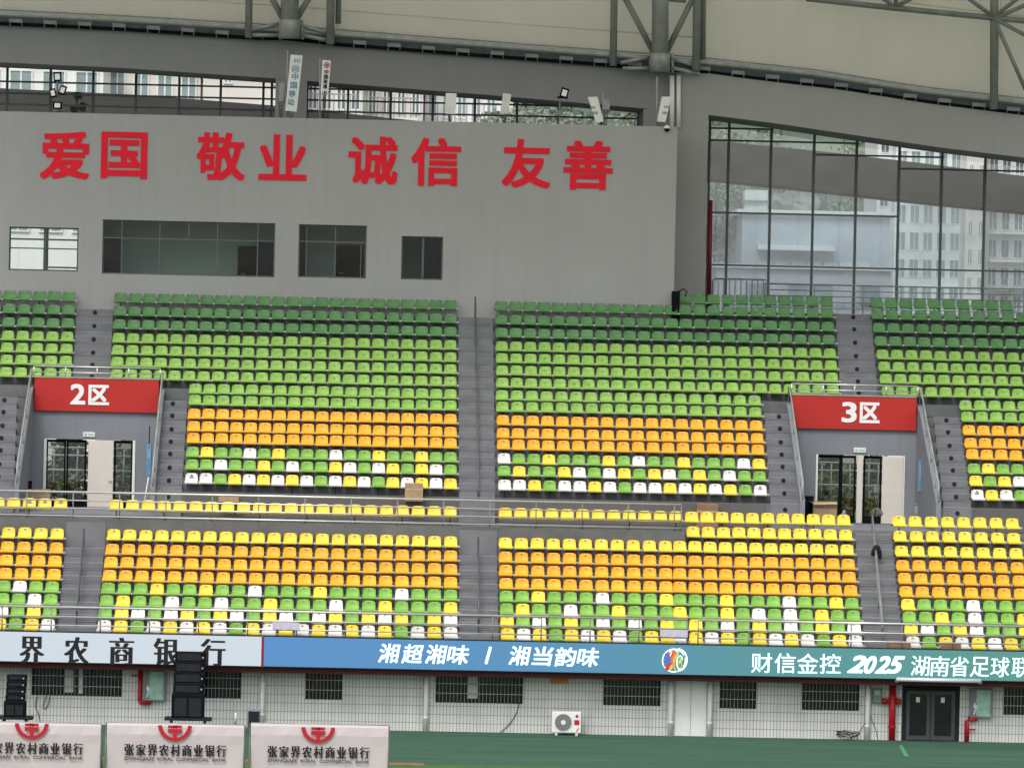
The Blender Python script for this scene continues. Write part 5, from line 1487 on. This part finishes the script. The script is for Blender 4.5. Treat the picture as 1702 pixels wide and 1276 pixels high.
# ------------------------------------------------------------------ the town behind
def tower(name, label, x0, x1, ytop, Y, wallm, cols, floors, fh, winw, winh, glassm, y_first, group=None, balcony=False, dep=14, off=0.):
    X0, X1 = P(x0, 300, Y).x, P(x1, 300, Y).x; zt = P((x0 + x1) / 2, ytop, Y).z
    t = thing(name, label, 'building', ((X0 + X1) / 2, Y + dep / 2, 0), group)
    MB().box(X0, X1, Y, Y + dep, 0, zt).build('wall', MT[wallm], t)
    MB().box(X0 - .3, X1 + .3, Y - .3, Y + dep + .3, zt + .002, zt + .5).build('roof_slab', MT[wallm], t)
    z1 = P((x0 + x1) / 2, y_first, Y).z
    first = None
    pw = (X1 - X0) / cols
    for f in range(floors):
        for c_ in range(cols):
            xc = X0 + pw * (c_ + .5) + off; z = z1 - f * fh
            if first is None:
                m = MB(); ww, hh = pw * winw / 2, winh / 2
                m.box(-ww, ww, -.06, .0, -hh, hh, 0)
                m.box(-ww - .08, -ww, -.10, .0, -hh - .08, hh + .08, 1); m.box(ww, ww + .08, -.10, 0, -hh - .08, hh + .08, 1); m.box(-ww, ww, -.1, 0, hh, hh + .08, 1); m.box(-ww, ww, -.1, 0, -hh - .08, -hh, 1); m.box(-.04, .04, -.09, -.061, -hh, hh, 1)
                me = bpy.data.meshes.new('window'); me.from_pydata(m.v, [], m.f); me.materials.append(MT[glassm]); me.materials.append(MT['plaster_white'])
                me.polygons.foreach_set('material_index', m.m); me.update(); first = me
            o = bpy.data.objects.new('window', first); C.objects.link(o); o.parent = t
            o.location = (xc - t.location.x, Y - .002 - t.location.y, z)
    if balcony:
        for f in range(floors):
            z = z1 - f * fh - winh / 2 - .35
            b = MB().box(X0 + .3, X1 - .3, Y - 1.3, Y - .12, z - .2, z).build('balcony', MT['plaster_white'], t)
            m = MB(); nb = int((X1 - X0) / .35)
            for k in range(nb + 1): x = X0 + .35 + (X1 - X0 - .7) * k / nb; m.box(x - .03, x + .03, Y - 1.28, Y - 1.24, z + .002, z + 1.0)
            m.box(X0 + .3, X1 - .3, Y - 1.29, Y - 1.23, z + 1.0, z + 1.07)
            m.build('balustrade', MT['galv'], b)
    return t
tower('apartment_building', 'white apartment block with pale teal windows at far left', -160, 168, 88, 245, 'plaster_white', 6, 3, 3.2, .62, 1.5, 'bldglass', 143, 'apartment blocks beyond the windows')
tower('apartment_building', 'cream apartment block behind the clerestory with narrow windows', 172, 330, 92, 252, 'plaster', 4, 3, 3.2, .55, 1.7, 'bldglass', 148, 'apartment blocks beyond the windows')
tower('apartment_building', 'plain peach block beyond clerestory left of pillar', 334, 500, 100, 248, 'plaster', 2, 1, 3.2, .12, .6, 'bldglass', 128, 'apartment blocks beyond the windows')
tower('apartment_building', 'white apartment block with balcony rails right of pillar', 505, 600, 96, 256, 'plaster_white', 4, 3, 3.0, .5, 1.6, 'bldglass_dark', 155, 'apartment blocks beyond the windows', True)
tower('apartment_building', 'pinkish apartment block behind the second slit window', 604, 700, 96, 262, 'plaster_pink', 4, 3, 3.0, .42, 1.7, 'bldglass_dark', 160, 'apartment blocks beyond the windows', True)
tower('apartment_building', 'pale grey apartment block left of the trees', 704, 850, 120, 268, 'plaster_white', 6, 3, 3.0, .5, 1.5, 'bldglass', 172, 'apartment blocks beyond the windows', True)
tower('apartment_tower', 'pale tower with grey windows and white ribs behind glass', 1488, 1600, 100, 545, 'plaster_white', 5, 9, 3.0, .62, 1.9, 'bldglass', 222, 'apartment towers beyond the glass wall')
tower('apartment_tower', 'cream tower with balconies at right edge of glass wall', 1606, 1640, 100, 540, 'plaster', 2, 8, 3.1, .35, 1.6, 'bldglass', 240, 'apartment towers beyond the glass wall')
tower('apartment_tower', 'pale tower with dark windows at far right', 1641, 1790, 110, 543, 'plaster', 7, 9, 3.1, .58, 1.9, 'bldglass_dark', 275, 'apartment towers beyond the glass wall', True)
tower('apartment_tower', 'narrow white tower between the hill and the balconied blocks', 1458, 1482, 150, 549, 'plaster_white', 1, 8, 3.0, .5, 1.8, 'bldglass_dark', 240, 'apartment towers beyond the glass wall')
# white sports hall with low pitched roof
YS = 235
X0, X1 = P(1232, 450, YS).x, P(1478, 450, YS).x; zt = P(1350, 358, YS).z
t = thing('sports_hall', 'large pale blue clad hall behind the glass wall', 'building', ((X0 + X1) / 2, YS + 10, 0))
m = MB(); m.box(X0, X1, YS, YS + 20, 0, zt); m.build('wall', MT['shed'], t)
MB().box(X0 - .3, X1 + .3, YS - .3, YS + 20.3, zt + .003, zt + .22).build('roof', MT['plaster_white'], t)
z = P(1350, 413, YS).z
MB().box(P(1258, 412, YS).x, P(1385, 412, YS).x, YS - .8, YS - .003, z - .12, z + .12).build('canopy', MT['plaster_white'], t)
for px in range(1262, 1440, 27):
    X = P(px, 428, YS).x
    w_ = MB().box(X, X + .62, YS - .08, YS - .003, z - .95 + random.uniform(-.1, .1), z - .65).build('window', MT['plaster_white'], t)
# low white annex
X0, X1 = P(1190, 480, 228).x, P(1480, 480, 228).x; zt = P(1350, 448, 228).z
t = thing('low_annex', 'low lilac white annex in front of the hall', 'building', ((X0 + X1) / 2, 231, 0))
MB().box(X0, X1, 228, 233, 0, zt).build('wall', mat('lilac_render', (.58, .56, .62), .9, .08, .3), t)
MB().box(X0 - .2, X1 + .2, 227.8, 233.2, zt + .003, zt + .18).build('coping', MT['plaster_white'], t)
for px in (1240, 1310, 1352, 1430):
    X = P(px, 470, 228).x; MB().box(X, X + .9, 227.93, 227.997, zt - 1.6, zt - .7).build('window', MT['bldglass'], t)
# grey block and tarpaulin heap above the hall
X0, X1, Z0, Z1 = rect(1238, 316, 1276, 356, 238)
t = thing('roof_cabin', 'small white cabin on the roof of the pale hall', 'cabin', ((X0 + X1) / 2, 239, Z0))
MB().box(X0, X1, 238, 240, Z0, Z1).build('cabin_wall', MT['plaster_white'], t)
MB().box(X0 - .1, X1 + .3, 237.8, 240.2, Z1 - .62, Z1 - .5).build('eave', MT['steel_dark'], t)
m = MB(); X0, X1, Z0, Z1 = rect(1283, 310, 1356, 357, 240)
for k in range(7):
    vv, ff = blob((X0 + (X1 - X0) * random.uniform(.15, .8), 241 + random.uniform(-.8, .8), Z0 + (Z1 - Z0) * random.uniform(.15, .5)), .7, .7, (Z1 - Z0) * .42, noise=.2); m.add(vv, ff)
tag(m.build('tarpaulin_heap', MT['rock'], None, False), 'heap under grey tarpaulin on roof of pale hall', 'heap')
# hill and forest
m = MB(); vs = []; nx, ny = 60, 16
hx = lambda i: -150 + 600 * i / nx
def hz(x, y): return max(0, 68 * math.exp(-((x - 80) / 150) ** 2) * min(1, (y - 600) / 60) + 1.6 * math.sin(x * .21) * math.cos(y * .13) + 1.2 * math.sin(x * .47 + y * .31))
for j in range(ny + 1):
    for i in range(nx + 1):
        x, y = hx(i), 600 + 130 * j / ny
        vs.append((x, y, hz(x, y) - .2))
fs = [(j * (nx + 1) + i, j * (nx + 1) + i + 1, (j + 1) * (nx + 1) + i + 1, (j + 1) * (nx + 1) + i) for j in range(ny) for i in range(nx)]
tag(m.add(vs, fs).build('hill', MT['hill'], smooth=True), 'scrubby grey green hill behind the town', 'hill', kind='structure')
def leaves(mb, c, rx, ry, rz, n, size, nm=3):
    for _ in range(n):
        while True:
            p = Vector((random.uniform(-1, 1), random.uniform(-1, 1), random.uniform(-1, 1)))
            if .25 < p.length < 1: break
        q = Vector((c[0] + p.x * rx, c[1] + p.y * ry, c[2] + p.z * rz))
        a_ = Vector((random.gauss(0, 1), random.gauss(0, 1), random.gauss(0, 1))).normalized(); b_ = a_.orthogonal().normalized()
        s_ = size * random.uniform(.6, 1.4); a_ *= s_; b_ *= s_ * .7
        mb.add([q - a_, q + b_, q + a_, q - b_], [(0, 1, 2, 3)], random.randrange(nm))
m = MB()
for _ in range(700):
    x, y = random.uniform(8, 115), random.uniform(604, 665)
    leaves(m, (x, y, hz(x, y) + 1.6), 2.6, 2.6, 2.4, 60, .34)
tag(m.build('hillside_forest', [MT['leaf_b'], MT['leaf_a'], MT['leaf_b']]), 'grey green woodland covering the hill beyond the glass', 'woodland', kind='stuff')
def tree(px, ytop, Y, w_, label, mats, n=3400, group='trees beyond the windows', nm='broadleaf_tree'):
    c = P(px, ytop, Y); H = c.z; rw = w_ * Y / FPX / 2
    t = thing(nm, label, 'tree', (c.x, Y, 0), group)
    m = MB(); hb = H * .45
    m.tube([(c.x, Y, 0), (c.x + .2, Y, H * .3), (c.x - .1, Y + .1, H * .6)], max(.12, H * .018), 8, 0, H * .008)
    for k in range(5):
        a_ = k * 1.3; m.tube([(c.x, Y, H * (.3 + .06 * k)), (c.x + rw * .6 * math.cos(a_), Y + rw * .6 * math.sin(a_), H * (.5 + .08 * k))], H * .008, 6, 0, H * .003)
    m.build('trunk', MT['bark'], t, True)
    m = MB(); k_ = 16; rz_ = min(rw * 1.25, H * .45)
    for k in range(k_):
        a_ = random.uniform(0, 6.28); th = random.uniform(-1, 1); rr = random.uniform(.3, .72) * rw * math.sqrt(1 - th * th * .8)
        s_ = rw * random.uniform(.28, .48)
        leaves(m, (c.x + rr * math.cos(a_), Y + rr * math.sin(a_), H - rz_ + th * rz_ * .72), s_, s_, s_ * .8, n // k_, .05 + .03 * rw)
    m.build('crown', [MT[q] for q in mats], t)
for i, (px, yt, Y, w_, lb, ms) in enumerate((
        (835, 170, 232, 130, 'grey green tree leftmost beyond second slit window', ['leaf_b', 'leaf_b', 'leaf_b']),
        (905, 160, 230, 200, 'bushy mid green tree beside the single floodlight', ['leaf_b', 'leaf_b', 'leaf_b']),
        (975, 172, 234, 170, 'pale green tree behind the leaning antenna', ['leaf_b', 'leaf_b', 'leaf_a']),
        (1050, 178, 231, 170, 'grey green tree at right end of slit window', ['leaf_b', 'leaf_a', 'leaf_b']),
        (1196, 285, 240, 130, 'dark tree at left edge of the glass wall', ['leaf_a', 'leaf_b', 'leaf_b']),
        (1330, 300, 262, 170, 'grey tree over the roof of the pale hall', ['leaf_b', 'leaf_b', 'leaf_a']),
        (1405, 322, 262, 150, 'round small tree right above the pale hall', ['leaf_b', 'leaf_a', 'leaf_b']))):
    tree(px, yt, Y, w_, lb, ms)
# greenery seen through the entrance doors
for px, yt, w_, lb in ((1372, 735, 60, 'yellow green shrub seen through section 3 left door'), (1410, 745, 50, 'yellow green shrub seen through section 3 middle door'), (1448, 740, 50, 'green shrub seen through section 3 right door'),
                   (92, 700, 60, 'dark shrub seen through section 2 left door'), (130, 705, 60, 'dark shrub seen through section 2 middle door'), (205, 700, 50, 'dark shrub seen through section 2 right door')):
    c = P(px, yt + 55, 226); t = thing('shrub', lb, 'shrub', (c.x, 226, 0), 'shrubs beyond the entrance doors')
    MB().tube([(c.x, 226, 0), (c.x + .1, 226, c.z)], .09, 8, 0, .03).build('stem', MT['bark'], t, True)
    m = MB()
    for k in range(12):
        leaves(m, (c.x + random.uniform(-.7, .7), 226 + random.uniform(-.5, .5), c.z + random.uniform(-2.6, 1.3)), .6, .6, .6, 120, .14)
    m.build('foliage', [MT[q] for q in (['leaf_c', 'leaf_a', 'leaf_c'] if px > 1000 else ['leaf_a', 'leaf_a', 'leaf_b'])], t)
for (x0, x1, y0), lb in (((1350, 1475, 805), 'pale outdoor railing seen through the section 3 doors'), ((70, 225, 780), 'pale outdoor railing seen through the section 2 doors')):
    t = thing('outdoor_railing', lb, 'railing', P((x0 + x1) / 2, y0 + 50, 220), 'railings beyond the doors')
    X0, X1 = P(x0, y0, 220).x, P(x1, y0, 220).x; zt = P((x0 + x1) / 2, y0 - 36, 220).z; m = MB()
    for k in (0, .35, 1.0): m.tube([(X0, 220, zt - k), (X1, 220, zt - k)], .04, 8)
    for k in range(9): x = X0 + (X1 - X0) * k / 8; m.tube([(x, 220, zt - 1.6), (x, 220, zt)], .03, 6)
    m.build('rails', MT['white'], t, True)
